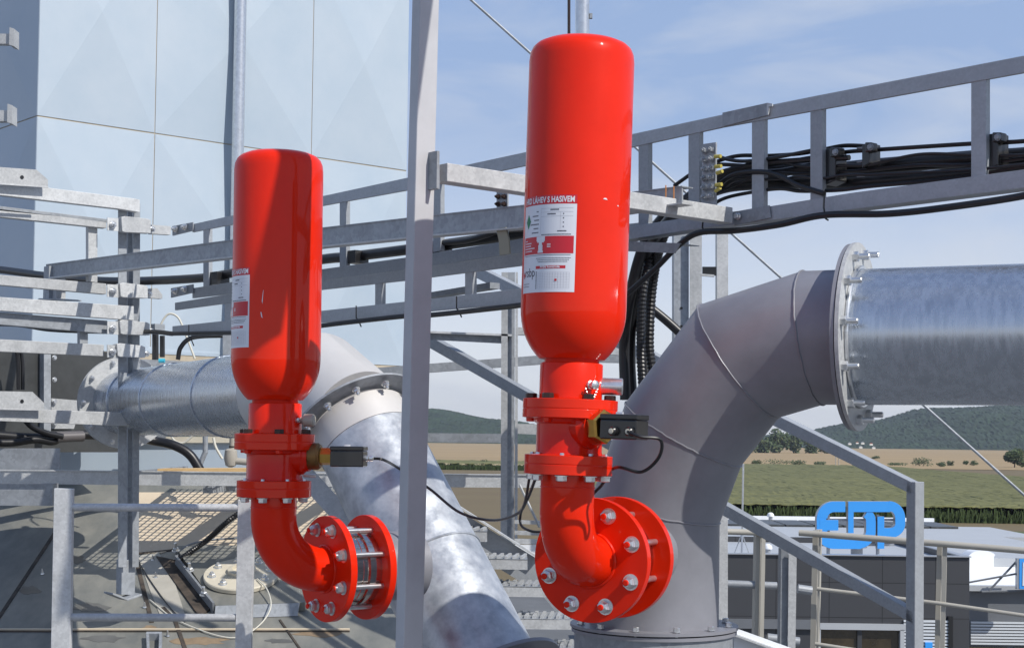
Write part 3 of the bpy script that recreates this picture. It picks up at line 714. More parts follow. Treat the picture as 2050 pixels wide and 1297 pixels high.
cable('power_cable', c2+[TR(1300, 500, -.22), TR(1272, 590, -.3), TR(1262, 700, -.35), TR(1268, 830, -.35)], .019, 'lower thick black cable resting on the bottom chord, dropping nearest the big bottle', n=14, group=CG)
cable('power_cable', on(TR, [(2180, 268), (2050, 283), (1945, 288), (1757, 300), (1690, 305), (1622, 316), (1520, 332), (1434, 330), (1400, 345)], -.05), .0065, 'thin black cable, uppermost in the right ladder', group=CG)
cable('power_cable', on(TR, [(1740, 293), (1690, 292), (1646, 300), (1600, 308), (1540, 312), (1480, 312), (1440, 322), (1400, 338), (1350, 372)], -.07), .0065, 'thin black cable bowing upward beside the yellow terminals', group=CG)
cable('power_cable', on(TR, [(1436, 313), (1460, 320), (1490, 323), (1540, 318), (1622, 302), (1650, 296)], -.02), .006, 'thin black cable leaving the topmost yellow terminal', group=CG)
cable('power_cable', on(TR, [(1438, 347), (1480, 336), (1540, 326), (1590, 322), (1650, 318), (1700, 316)], -.03), .009, 'black cable leaving the third yellow terminal and rising to the clamps', group=CG)
cable('power_cable', on(TR, [(1437, 371), (1470, 350), (1520, 344), (1560, 352), (1600, 372), (1650, 388)], .0), .008, 'black cable arching from the fourth yellow terminal down to the chord', group=CG)
cable('power_cable', on(TR, [(1436, 383), (1470, 356), (1520, 349), (1570, 345), (1640, 330)], -.06), .014, 'medium black cable rising from the lowest yellow terminal', group=CG, n=10)
random.seed(11)
for k, (nm_, y0, r_) in enumerate((('fourth thin black cable, running between the two thick ones', 5, .0055), ('thin black cable tangled above the upper thick cable', -12, .005), ('thin wavy black cable lying lowest on the bottom chord', 38, .006), ('slack thin black cable crossing in front of the thick ones', 16, .0045))):
    base = [(2180, 300), (2050, 314), (1945, 320), (1840, 327), (1743, 336), (1690, 338), (1646, 344), (1600, 343), (1560, 340), (1500, 346), (1450, 360), (1415, 382)]
    cable('power_cable', on(TR, [(x, y+y0*(1 if x < 1960 else .6)+random.uniform(-6, 6)) for x, y in base], -.04+.01*k), r_, nm_, group=CG)
cable('hanging_cable', [TR(2180, 360, .03)]+on(TR, [(2050, 392), (1900, 415), (1780, 428), (1650, 431), (1560, 450), (1470, 462), (1400, 466), (1360, 490), (1310, 540), (1262, 583), (1235, 605)], .03), .010, 'single black cable slung under the right cable ladder', n=10)
for x, y0, y1 in ((1650, 392, 438), (1407, 444, 466)):
    mb = MB(); mb.tube(on(TR, [(x, y0), (x-1, (y0+y1)/2), (x+3, y1), (x+8, y1+3)], .02), .0028, 6); tag(mb.build('cable_tie', blackp), 'black cable tie on the %s of the ladder above the slung cable' % ('right end' if x > 1500 else 'bolted end'), 'cable tie', 'cable ties')
cable('power_cable', [TR(1375, 400, -.2), TR(1330, 470, -.2), TR(1308, 560, -.3), TR(1300, 680, -.3), TR(1306, 740, -.3), TR(1318, 830, -.3)], .018, 'ridged black conduit hanging outermost right of the big bottle', ridged=True, group='ridged black conduits')
cable('power_cable', [TR(1360, 410, -.25), TR(1310, 490, -.25), TR(1286, 590, -.22), TR(1283, 700, -.25), TR(1290, 830, -.25)], .017, 'ridged black conduit hanging second from the right behind the big bottle', ridged=True, group='ridged black conduits')
cable('power_cable', [TR(1340, 420, -.2), TR(1290, 490, -.2), TR(1262, 590, -.2), TR(1250, 680, -.25), TR(1252, 800, -.25)], .020, 'smooth black conduit hanging close against the big bottle', n=12)
mb = trace(Plane(1310, 5.15, A), [(1256, 483), (1362, 487), (1362, 489), (1256, 486)], .09); trace(Plane(1310, 5.15, A), [(1256, 485), (1360, 489), (1350, 507), (1256, 503)], .006, mb)
tag(mb.build('cable_bracket', galvd), 'dark angle bracket carrying the cable drop right of the big bottle', 'bracket')
# cable clamps
CLG = 'black cable clamps on the right ladder'
for (px, py, lab) in ((1665, 315, 'black cable clamp just right of the second last upright'), (1735, 305, 'black cable clamp standing free between two uprights'), (1990, 285, 'black cable clamp nearest the right border')):
    p = TR(px, py+30, -.05); e = empty('cable_clamp', p, lab, 'cable clamp', CLG)
    s_ = 14 if px != 1735 else 10
    h_ = 76 if px != 1735 else 52
    part(trace(TR, [(px-s_, py-16), (px+s_*.55, py-19), (px+s_*.55, py+h_-30), (px-s_, py+h_-20)], .055, None, -.02), 'body', blackp, e, bevel=.003)
    part(trace(TR, [(px-4, py-20), (px+s_, py-20), (px+s_, py-2), (px-4, py)], .03, None, -.005), 'jaw', blackp, e, bevel=.003)
    m = MB(); 
    for k in range(3): m.tube([TR(px-s_-9, py-8+k*28, -.03), TR(px-s_+6, py-9+k*28, -.03)], .003, 6)
    hexbolt(m, TR(px+8, py-10, 0), TR.n, .008, .008); part(m, 'bolt', galvd, e)
# cables on the left ladder
cable('power_cable', on(TR, [(-60, 536), (0, 540), (90, 552), (200, 562), (300, 562), (410, 556), (470, 546), (640, 520), (700, 514), (815, 500), (960, 480), (1190, 445)], -.06), .022, 'thick black cable lying along the left cable ladder', n=14, group=CG)
cable('power_cable', on(TR, [(870, 487), (930, 482), (975, 470), (1000, 462), (1050, 458)], -.02), .012, 'black cable with a glossy highlight right of the tall post', n=10, group=CG)
cable('hanging_cable', [TR(345, 668, .1)]+on(T3, [(560, 664), (644, 652), (700, 645), (809, 633), (870, 630), (1050, 610), (1190, 590)], .04), .010, 'black cable tied under the lower ladder rails behind the tall post', n=8)
for x, y in ((713, 612), (914, 593), (378, 650)):
    mb = MB(); mb.tube(on(T3, [(x, y), (x, y+24), (x+5, y+30), (x+10, y+42)], .03), .0028, 6); tag(mb.build('cable_tie', blackp), 'black cable tie on the lower ladder rail %s' % {713: 'left of the tall post', 914: 'right of the tall post', 378: 'left of the smaller bottle'}[x], 'cable tie', 'cable ties')
for px, py in ((705, 510), (872, 492), (428, 553)):
    p = MB(); trace(TR, [(px-10, py-8), (px+6, py-10), (px+6, py+16), (px-10, py+18)], .07, p, -.01); tag(p.build('cable_clamp', blackp, bevel=.002), 'small black clamp on the thick left cable, %s' % {705: 'right of the smaller bottle', 872: 'right of the tall post', 428: 'left of the smaller bottle'}[px], 'cable clamp', 'small clamps on the left cable')
# guy wire and masts behind
wy = 9.0
mb = MB(); mb.tube([P(880, -56, wy), P(1465, 468, wy), P(2130, 1062, wy)], .008, 6); tag(mb.build('guy_wire', galvd), 'long straight guy wire slanting down from top centre to the right border', 'wire')
mb = MB(); mb.tube([P(1139, -60, 7.0), P(1139, 120, 7.0)], .007, 6); tag(mb.build('down_conductor', darkb), 'thin vertical wire above the big bottle, left of the round pole', 'wire')
e = empty('round_pole', P(1166, 300, 6.6), 'round galvanised pole rising behind the top of the big bottle', 'pole')
part(MB().tube([P(1166, 300, 6.6), P(1166, -80, 6.6)], .030, 24), 'tube', zinc, e, smooth=True)
part(MB().box(P(1183, 33, 6.6), (.012, .02, .02)), 'clip', galvd, e)

#==================================================================== BIG GREY PIPE (right)
RP = .18
def ell(px, py, y): return P(px, py, y)
leg_b = P(1309, 1249, 4.40); leg_t = P(1313, 1000, 4.40); leg_t.x = leg_b.x; leg_t.y = leg_b.y
hd = V((.906, -.423, 0)).normalized()
hs = P(1712, 673, 4.155)
# elbow geometry in the vertical plane containing hd
s_tot = (hs-leg_b).dot(hd)
def EP(s, z): return V((leg_b.x, leg_b.y, 0)) + hd*s + V((0, 0, z))
def solve_px(px, py):
    # point on the vertical plane through the leg along hd
    n = V((-hd.y, hd.x, 0)); d = ray(px, py); t = (leg_b-EYE).dot(n)/d.dot(n); return EYE+d*t
j1 = solve_px(1313, 1022); j1 = EP(0, j1.z)
j2 = solve_px(1368, 868); j3 = solve_px(1480, 722); j4 = solve_px(1628, 676); hz_ = j4.z
h_end = j4 + hd*((hs-j4).dot(hd)); h_end.z = hz_
ep = empty('grey_elbow_pipe', EP(0, leg_b.z), 'large grey primer painted four segment elbow pipe behind the big bottle', 'pipe')
pts = [EP(0, leg_b.z), j1, j2, j3, j4, h_end]
def wob(pts): return pts
m = MB(); m.tube(pts, RP, 64); part(m, 'elbow', pipeg, ep, smooth=True, ang=30)
# weld seams at the mitres
for i in range(1, 5):
    a = (pts[i]-pts[i-1]).normalized(); b = (pts[i+1]-pts[i]).normalized(); nn = (a+b).normalized()
    o1 = a.cross(b).normalized(); o2 = nn.cross(o1); k = RP/ a.dot(nn)
    ring = []
    for t in range(73):
        th = 2*math.pi*t/72; ring.append(pts[i] + o1*math.cos(th)*(RP+.0012) + o2*math.sin(th)*(k+.0012) + nn*random.uniform(-.0012, .0012))
    m = MB(); m.tube(ring, .0025, 6, caps=False); part(m, 'weld_seam', pipeg, ep, smooth=True)
# bottom flange and lower spool
fb = EP(0, leg_b.z)
m = MB(); m.ringdisc(fb+V((0, 0, -.006)), (0, 0, 1), .234, RP-.01, .008); m.ringdisc(fb+V((0, 0, -.020)), (0, 0, 1), .230, RP-.01, .010); fl = part(m, 'base_flange', pipeg, ep, smooth=True)
m = MB()
for k in range(12):
    a = k*math.pi/6+.2; c = fb+V((math.cos(a)*.210, math.sin(a)*.210, .004)); hexbolt(m, c, (0, 0, 1), .009, .010); m.cyl(c-V((0, 0, .045)), c, .005, 10)
part(m, 'bolt', zinc, fl)
sp = MB(); sp.cyl(fb-V((0, 0, .6)), fb-V((0, 0, .021)), .222, 64)
o = sp.build('lower_spool', galvd, smooth=True); tag(o, 'short wide grey pipe spool under the flange of the big elbow pipe', 'pipe')
# upper flange pair
m = MB(); m.ringdisc(h_end-hd*.012, hd, .247, RP-.005, .010, 72); part(m, 'end_flange', pipeg, ep, smooth=True)
eh = empty('zinc_pipe', h_end, 'shiny zinc coated horizontal pipe running out of the picture at the right', 'pipe')
far = h_end + hd*2.2
m = MB(); m.tube([h_end+hd*.013, far], RP, 72); part(m, 'tube', pipez, eh, smooth=True)
m = MB(); m.ringdisc(h_end+hd*.001, hd, .25, RP-.01, .010, 72); f2 = part(m, 'flange', galv, eh, smooth=True)
m = MB()
side = hd.cross(V((0, 0, 1)))
for k in range(12):
    a = k*math.pi/6+.12; c = h_end+hd*.011+ (side*math.cos(a)+V((0, 0, 1))*math.sin(a))*.222
    m.mark(); m.lathe([(.0135, 0), (.0135, .014), (.012, .016)], c, hd, 6); m.lathe([(.0078, .015), (.0078, .042), (.0065, .044)], c, hd, 14)
part(m, 'bolt', zinc, f2)
m = MB(); ring = [h_end+hd*.016+(side*math.cos(t*math.pi/36)+V((0, 0, 1))*math.sin(t*math.pi/36))*(RP+.004) for t in range(73)]
m.tube(ring, .006, 8, caps=False); part(m, 'weld_seam', zinc, f2, smooth=True)

#==================================================================== DIAGONAL ZINC PIPE (centre) and its feed
RD = .178
S = P(716, 842, 5.50); E = P(975, 1352, 5.02)
dd = (E-S).normalized()
h1 = P(472, 793, 6.70); hz1 = h1.z
dh = V((-.45, .89, 0)).normalized()
hl = h1 + dh*2.05; h2 = h1 - dh*.62
ea = empty('elbow_pipe', S, 'pale grey painted elbow and silver horizontal duct coming from the left behind the smaller bottle', 'pipe')
m = MB(); m.tube([hl, h2], RD-.004, 64); part(m, 'horizontal_duct', pipez, ea, smooth=True)
k1 = h1 - dh*.98; k2 = S - dd*.10 
mid = (k1+k2)/2 + V((-.035, 0.01, .035))
m = MB(); m.tube([h2+dh*.01, k1, mid, S-dd*.008], RD+.006, 64); part(m, 'elbow', pipew, ea, smooth=True, ang=30)
m = MB(); m.ringdisc(S-dd*.012, dd, .243, RD-.01, .008, 72); fa = part(m, 'flange', galvd, ea, smooth=True)
m = MB(); o1 = dd.orthogonal().normalized(); o2 = dd.cross(o1)
for k in range(12):
    a = k*math.pi/6+.1; c = S+dd*.009+(o1*math.cos(a)+o2*math.sin(a))*.213; hexbolt(m, c, dd, .0115, .012, .010)
part(m, 'bolt', zinc, fa)
m = MB(); m.ringdisc(hl-dh*0, -dh, .25, RD-.01, .012, 72); m.ringdisc(hl+dh*.03, -dh, .25, RD-.01, .012, 72); fb_ = part(m, 'inlet_flange', galv, ea, smooth=True)
m = MB(); o1 = V((0, 0, 1)); o2 = dh.cross(o1)
for k in range(10):
    a = k*math.pi/5+.3; c = hl-dh*.012+(o1*math.cos(a)+o2*math.sin(a))*.222; hexbolt(m, c, -dh, .012, .014, .012)
part(m, 'bolt', zinc, fb_)
for t in (.28, 1.2, 1.9):
    ring = [h1-dh*.2+dh*t+(o1*math.cos(q*math.pi/36)+o2*math.sin(q*math.pi/36))*(RD-.002) for q in range(73)]
    m = MB(); m.tube(ring, .004, 6, caps=False); part(m, 'seam_ring', pipez, ea, smooth=True)
edg = empty('diagonal_pipe', S, 'mottled zinc coated pipe slanting down to the right behind the tall post', 'pipe')
m = MB(); m.tube([S+dd*.009, S+dd*.11], RD+.003, 64); part(m, 'painted_collar', pipew, edg, smooth=True)
m = MB(); m.tube([S+dd*.10, E], RD, 72); part(m, 'tube', pipezd, edg, smooth=True)
o1 = dd.orthogonal().normalized(); o2 = dd.cross(o1)
m = MB(); ring = [S+dd*.62+(o1*math.cos(q*math.pi/36)+o2*math.sin(q*math.pi/36))*(RD+.0015) for q in range(73)]
m.tube(ring, .004, 6, caps=False); part(m, 'weld_seam', pipezd, edg, smooth=True)
m = MB(); m.ringdisc(E+dd*.02, dd, .245, RD-.01, .012, 72); m.tube([E, E+dd*.5], RD-.002, 48); part(m, 'end_flange', pipeg, edg, smooth=True)
# rear diagonal rectangular brace beside the pipe
brm = MB(); brm.bar(P(592, 930, 5.9), P(712, 1062, 5.75), .07, .05, V((1, 0, .6))); 
tag(brm.build('brace', galv, bevel=.002), 'square galvanised brace under the diagonal pipe, left side', 'brace')

#==================================================================== RED SUPPRESSOR BOTTLES
K = .26/212
def Kh(py): return (1127-py)*K
def text_mesh(s, size, bold=0.0, align='CENTER'):
    cu = bpy.data.curves.new('t', 'FONT'); cu.body = s; cu.size = size; cu.align_x = align; cu.offset = bold; cu.resolution_u = 3
    o = bpy.data.objects.new('t', cu); COL.objects.link(o); bpy.context.view_layer.update()
    me = o.to_mesh(); vs = [v.co.copy() for v in me.vertices]; fs = [tuple(p.vertices) for p in me.polygons]
    o.to_mesh_clear(); bpy.data.objects.remove(o); bpy.data.curves.remove(cu); return vs, fs
def build_bottle(axis, rot, tilt, plen, branch_az, label, cable_pts, dist=.163, gap=.112):
    """axis: world point on the vertical axis at disc height; rot: clockwise azimuth of the elbow arm (deg); plen: bottle height in K units"""
    R_ = math.radians
    def az(a): a = R_(a+rot); return V((math.sin(a), math.cos(a), 0))
    def azw(a): a = R_(a); return V((math.sin(a), math.cos(a), 0))
    root = empty('extinguisher_bottle', axis, label, 'fire suppressor')
    tl = Matrix.Rotation(tilt, 4, 'Y')
    def bp(mb, name, m, parent=root, **k):
        if mb.marks and name in ('bolt', 'nut', 'cable_gland'):
            for q in mb.pieces(): o = bp(q, name, m, parent, **k)
            return o
        mb.v = [tuple(tl @ V(p)) for p in mb.v]
        o = mb.build(name, m, None, **k); o.parent = parent; return o
    zneck = Kh(722); zt = zneck + plen*K
    Rb = 106*K
    prof = [(0.0001, zt), (Rb*.45, zt-.002), (Rb*.72, zt-.008), (Rb*.86, zt-.016), (Rb*.94, zt-.026), (Rb*.985, zt-.040), (Rb, zt-.058)]
    zc = Kh(622)
    prof += [(Rb, zc)]
    b_ = 125*K
    for i in range(1, 15):
        t = i/15*1.03; r = Rb*math.sqrt(max(0, 1-min(.999, math.sin(t*math.pi/2*.93)**2))); z = zc - b_*math.sin(t*math.pi/2*.93)
        if r > 60*K: prof.append((r, z))
    prof += [(57*K, Kh(716)), (55*K, Kh(720)), (55*K, Kh(730))]
    body = bp(MB().lathe(prof, n=96), 'cylinder', red, smooth=True, ang=50)
    # ---- label wrapped on the shell
    phi0, phi1 = 190-36, 190+36          # local azimuths of right and left edge
    zl1, zl0 = Kh(405), Kh(595)
    if plen < 640: zl1, zl0 = Kh(413), Kh(600)
    W_ = R_(phi1-phi0)*Rb; Hh = zl1-zl0
    def wrap(u, v, k=0):    # u in 0..1 left to right, v in 0..1 bottom to top
        v = v*.9 if v < .66 else (.594+(v-.66)*1.269 if v < .905 else v)
        a = phi1 + (phi0-phi1)*u; d = az(a); return d*(Rb+.0006+k*.00025) + V((0, 0, zl0+Hh*v))
    def patch(mb, u0, u1, v0, v1, k=0, n=None):
        n = n or max(1, int(24*(u1-u0)))
        vs = []; fs = []
        for i in range(n+1):
            u = u0+(u1-u0)*i/n; vs += [wrap(u, v0, k), wrap(u, v1, k)]
        for i in range(n): fs.append((2*i, 2*i+2, 2*i+3, 2*i+1))
        mb.add(vs, fs)
    lab = MB(); patch(lab, 0, 1, 0, .905, 0); lo = bp(lab, 'label', whitem, root)
    m = MB(); patch(m, 0, 1, .907, 1, 0); bp(m, 'title_band', printred, lo); m = MB(); patch(m, .36, .86, .268, .302, 1); bp(m, 'inspection_band', printred, lo); m = MB(); patch(m, .03, .97, .44, .64, 1); 
    bp(m, 'red_print', printred, lo); m = MB(); patch(m, .70, .735, .125, .150, 3, 1); bp(m, 'red_stamp', printred, lo)
    m = MB()   # little silhouette of the bottle in the red band and its caption lines
    patch(m, .36, .52, .585, .638, 2); patch(m, .375, .505, .57, .585, 2); patch(m, .41, .47, .54, .57, 2); patch(m, .40, .48, .475, .54, 2); patch(m, .39, .49, .452, .475, 2)
    bp(m, 'bottle_pictogram', whitem, lo); m = MB()
    for k in range(5): patch(m, .06, .06+[.07, .18, .17, .26, .20][k], .595-k*.030, .605-k*.030, 2)
    for k in range(3): patch(m, .56, .62, .545-k*.016, .552-k*.016, 2)
    def put(mb, s, u, v, size, bold=0, align='CENTER', k=2, wmax=None):
        vs, fs = text_mesh(s, 1.0, bold, align)
        xs = [p.x for p in vs]; sc = size
        sx_ = (wmax/(max(xs)-min(xs))) if wmax else sc/W_
        mb.add([wrap(u+p.x*sx_, v+p.y*sc/Hh, k) for p in vs], fs)
    bp(m, 'caption_lines', whitem, lo); m = MB()
    put(m, 'HRD LÁHEV S HASIVEM', .50, .925, .0195, .028, wmax=.93)
    bp(m, 'title_lettering', whitem, lo); m = MB()
    put(m, 'Příští kontrola', .61, .277, .0085, .03, wmax=.33)
    bp(m, 'inspection_title', whitem, lo)
    m = MB(); put(m, 'rsbp', .215, .185, .034, .004, wmax=.25, k=1)
    random.seed(4)
    for k, (w1_, y) in enumerate(((.06, .845), (.15, .785), (.11, .735), (.20, .685), (.12, .640+.0), (.16, .60+.0))):
        y = .845-k*.034
        for q in range(int(w1_/.022)): patch(m, .40-w1_+q*.022, .40-w1_+q*.022+.017, y, y+.009, 1, 1)
    for (u0, w1_, y) in ((.60, .14, .855), (.55, .14, .82), (.80, .035, .82), (.80, .035, .785), (.80, .035, .75), (.80, .035, .715), (.72, .15, .68), (.45, .48, .652)):
        for q in range(int(w1_/.02)): patch(m, u0+q*.02, u0+q*.02+.015, y, y+.010, 1, 1)
    patch(m, .05, .93, .422, .427, 1)
    for k in range(3):
        for q in range(26-k*2): patch(m, .36+k*.02+q*.0222, .36+k*.02+q*.0222+.017, .385-k*.021, .392-k*.021, 1, 1)
    for k in range(2):
        for q in range(9): patch(m, .04+q*.02, .04+q*.02+.014, .10-k*.03, .107-k*.03, 1, 1)
    for k in range(14): patch(m, .365, .385, .04+k*.0145, .049+k*.0145, 1, 1)
    bp(m, 'black_print', printk, lo)
    m = MB(); c = (.14, .775)
    for j in range(-6, 6):
        t = abs(j+.5)/6; patch(m, c[0]+.065*j/6, c[0]+.065*(j+1)/6, c[1]-.062*(1-t), c[1]+.062*(1-t), 2, 1)
    bp(m, 'green_diamond', printg, lo)
    m = MB()
    for j in range(-3, 3):
        t = abs(j+.5)/3; patch(m, .055+.03*j/3, .055+.03*(j+1)/3, .205-.045*(1-t), .205+.045*(1-t), 2, 1)
    m.marks = []; bp(m, 'logo_mark', printred, lo)
    m = MB()
    for k in range(11): patch(m, .41, .92, .04+k*.0185, .0415+k*.0185, 1)
    for k in range(13): patch(m, .41+k*.0425, .413+k*.0425, .04, .226, 1, 1)
    for y in (.87, .84, .805): patch(m, .43, .95, y, y+.002, 1)
    patch(m, .43, .433, .66, .87, 1, 1); patch(m, .76, .763, .70, .84, 1, 1)
    bp(m, 'grid_lines', printl, lo)
    scf = MB()
    for (a_, z_, w_, h_, sl_) in (((190, .79, .002, .040, .003), (190, .738, .004, .018, -.003)) if plen < 640 else ((151, .880, .012, .004, 0), (133, .868, .005, .003, 0))):
        d1 = azw(a_); t1 = V((-d1.y, d1.x, 0)); c_ = d1*(Rb+.0008)+V((0, 0, z_))
        scf.mark(); scf.prism([c_+t1*w_/2+V((0, 0, -h_/2)), c_+t1*(w_*.2+sl_)+V((0, 0, h_/2)), c_-t1*(w_*.3-sl_)+V((0, 0, h_*.42)), c_-t1*w_/2+V((0, 0, -h_*.3))], -d1*.003)
    for q_ in scf.pieces(): bp(q_, 'paint_scuff', whitem, body)
    # ---- collar, valve body, flanges
    bp(MB().lathe([(61*K, Kh(728)), (63*K, Kh(731)), (63*K, Kh(800))], n=64), 'collar', red, smooth=True, bevel=.0015)
    fl1 = bp(MB().lathe([(62*K, Kh(799)), (95*K, Kh(801)), (95*K, Kh(818)), (95*K, Kh(819.5)), (94*K, Kh(820.5)), (95*K, Kh(821.5)), (95*K, Kh(838)), (75*K, Kh(841))], n=72), 'upper_flange', red, smooth=True, bevel=.0015)
    m = MB()
    for k in range(6):
        d = azw(k*60+28+rot*.3); hexbolt(m, d*79*K+V((0, 0, Kh(801))), (0, 0, 1), 12*K, 11*K, washer=False)
    bp(m, 'bolt', darkb, fl1)
    m = MB()
    for k in range(6):
        d = azw(k*60+28+rot*.3); hexbolt(m, d*79*K+V((0, 0, Kh(839))), (0, 0, -1), 9*K, 8*K, washer=False)
    bp(m, 'nut', red, fl1)
    vb = MB().lathe([(75*K, Kh(839)), (72*K, Kh(846)), (66*K, Kh(850)), (66*K, Kh(905)), (70*K, Kh(912))], n=64)
    bd = azw(branch_az); zb = Kh(853)
    vb.lathe([(44*K, 0), (44*K, 50*K), (38*K, 56*K), (36*K, 62*K), (36*K, 66*K)], bd*20*K+V((0, 0, zb)), bd, 40)
    bp(vb, 'valve_body', redr, smooth=True)
    fl2 = bp(MB().lathe([(70*K, Kh(910)), (88*K, Kh(912)), (88*K, Kh(929)), (87*K, Kh(930)), (88*K, Kh(931)), (88*K, Kh(950)), (58*K, Kh(951))], n=72), 'lower_flange', red, smooth=True, bevel=.0015)
    m = MB()
    for k in range(8):
        d = azw(k*45+12); hexbolt(m, d*74*K+V((0, 0, Kh(951))), (0, 0, -1), 11*K, 10*K); m.mark(); m.lathe([(5*K, 0), (4*K, 5*K)], d*74*K+V((0, 0, Kh(912))), (0, 0, 1), 12)
    bp(m, 'bolt', zinc, fl2)
    # ---- elbow
    fd = az(0); Re = dist-.012; ze = 0.0; rp = 54*K
    pts = [V((0, 0, Kh(948))), V((0, 0, Re))]
    for i in range(1, 17):
        a = i/16*math.pi/2; pts.append(V((0, 0, Re)) + fd*(Re*(1-math.cos(a))) - V((0, 0, Re*math.sin(a))))
    pts.append(fd*dist)
    eb = bp(MB().tube(pts, rp, 48), 'elbow', red, smooth=True, ang=40)
    ring = [V((0, 0, Kh(975)))+V((math.cos(q*math.pi/24), math.sin(q*math.pi/24), 0))*(rp+.0005) for q in range(49)]
    bp(MB().tube(ring, .0016, 6, caps=False), 'weld_seam', red, eb, smooth=True)
    sd = fd.cross(V((0, 0, 1)))
    ring = [fd*(dist-.001)+(sd*math.cos(q*math.pi/24)+V((0, 0, 1))*math.sin(q*math.pi/24))*(rp+.002)+V((random.uniform(-1, 1), 0, random.uniform(-1, 1)))*.0006 for q in range(49)]
    bp(MB().tube(ring, .0048, 8, caps=False), 'weld_seam', red, eb, smooth=True)
    # ---- disc pair with studs and metal bellows between
    Rd = 128.5*K; th = .022
    f1 = bp(MB().lathe([(0.001, 0), (Rd-.001, 0), (Rd, .001), (Rd, th-.001), (Rd-.001, th), (0.001, th)], fd*dist, fd, 96), 'front_disc', red, smooth=True)
    f2_ = bp(MB().lathe([(0.001, 0), (Rd-.001, 0), (Rd, .001), (Rd, th-.001), (Rd-.001, th), (0.001, th)], fd*(dist+th+gap), fd, 96), 'rear_disc', red, smooth=True)
    ri = Rd*.70
    m = MB().lathe([(ri, 0), (ri, gap*.38), (ri*.985, gap*.39), (ri*.985, gap*.43), (ri, gap*.44), (ri, gap*.58), (ri*1.08, gap*.60), (ri*1.08, gap*.78), (ri, gap*.80), (ri, gap)], fd*(dist+th+.0005), fd, 80)
    bp(m, 'burst_disc_holder', steel, smooth=True)
    for k in range(8):
        a = R_(22.5+45*k); c = (sd*math.cos(a)+V((0, 0, 1))*math.sin(a))*(100*K)
        st = MB(); st.tube([fd*(dist-.030)+c, fd*(dist+gap+th+.002)+c], .0078, 14)
        so_ = bp(st, 'stud', zinc, root, smooth=True)
        nm = MB(); hexbolt(nm, fd*dist+c, -fd, .0165, .015); nm.lathe([(.0150, .0165), (.0150, .020), (.0105, .0225)], fd*dist+c, -fd, 6)
        bp(nm, 'nut', zinc, so_)
        tp_ = MB(); tp_.lathe([(.0079, 0), (.0078, .003), (.0055, .0045)], fd*(dist-.0295)+c, -fd, 14); bp(tp_, 'red_tip', red, so_)
    # connecting neck behind rear disc
    bp(MB().cyl(fd*(dist+2*th+gap), fd*(dist+2*th+gap+.16), .105, 48), 'connecting_neck', pipeg, smooth=True)
    # ---- pressure switch on the branch
    sx_ = 66*K+20*K
    up_ = V((0, 0, 1))
    sw = bp(MB().lathe([(25*K, 0), (25*K, 18*K), (20*K, 20*K)] if branch_az > 120 else [(32*K, 0), (32*K, 20*K), (27*K, 27*K), (18*K, 27.5*K)], bd*sx_+V((0, 0, zb)), bd, 6 if branch_az > 120 else 32), 'pressure_switch', brass if branch_az > 120 else brassd, smooth=branch_az < 120)
    h0 = sx_ + (18 if branch_az > 120 else 27)*K
    if branch_az > 120:
        bp(MB().lathe([(33*K, 0), (34*K, 4*K), (34*K, 22*K), (30*K, 26*K)], bd*(sx_)+V((0, 0, zb)), bd, 6), 'hex_nut', brass, sw)
        bx_az = branch_az-20
        h0 = sx_+24*K
    else:
        bp(MB().lathe([(21*K, 0), (21*K, 28*K)], bd*h0+V((0, 0, zb)), bd, 6), 'hex_nut', brass, sw); h0 += 28*K
        bx_az = branch_az
    bw, bh_, bdp = .098, .062, .062
    bdir = azw(bx_az); bs = bdir.cross(up_)
    start = bd*h0+V((0, 0, zb))
    cb_ = start + bdir*(bw/2) + V((0, 0, .002))
    bxp = bp(MB().box(cb_-V((0, 0, .008)), (bw, bdp, bh_-.016), bdir, bs, up_), 'switch_box', blackp, sw, bevel=.003)
    bp(MB().box(cb_+V((0, 0, bh_/2-.009)), (bw+.002, bdp+.002, .013), bdir, bs, up_), 'switch_lid', blackp, sw, bevel=.003)
    bp(MB().box(cb_+V((0, 0, bh_/2-.002))+bs*(bdp/2-.006)*(1)-bdir*.0, (.018, .004, .009), bdir, bs, up_), 'seal_tag', whitem, sw)
    gl = MB()
    ends = []
    if branch_az > 120:
        for k in (-1, 1):
            g0 = cb_ + bdir*(bw/2-.03+.022*k) + bs*0
            fc = bs if bs.y < 0 else -bs
            g0 = cb_ + bdir*(.022*k+.012) + fc*(bdp/2) - V((0, 0, .012))
            gl.mark(); gl.lathe([(.011, 0), (.011, .012), (.008, .016)], g0, fc, 16); ends.append(g0+fc*.016)
    else:
        g0 = cb_ + bdir*(bw/2) - V((0, 0, .006)); gl.lathe([(.0095, 0), (.0095, .010), (.007, .012), (.009, .013), (.009, .022), (.005, .025)], g0, bdir, 12); ends.append(g0+bdir*.024)
    bp(gl, 'cable_gland', zinc if branch_az < 120 else blackp, sw, smooth=True)
    if branch_az > 120:
        m = MB(); 
        for p in ends: m.lathe([(.0062, 0), (.0062, .0015), (.0035, .002)], p-fc*.0005, fc, 16)
        bp(m, 'gland_ring', cream, sw)
    # ---- filling valve and round actuator at the collar
    if branch_az > 120:
        d = azw(96); c = d*(58*K)+V((0, 0, Kh(772)))
        bp(MB().lathe([(17*K, 0), (17*K, 44*K), (15*K, 46*K)], c, d, 32), 'round_actuator', zinc, smooth=True)
        d = azw(146); c = d*(60*K)+V((0, 0, Kh(772)))
        fv = bp(MB().lathe([(9*K, 0), (9*K, 8*K), (7*K, 9*K), (7*K, 15*K), (9*K, 16*K), (9*K, 22*K), (4*K, 25*K)], c, d, 16), 'filling_valve', zinc, smooth=True)
        m = MB(); s2 = d.cross(up_)
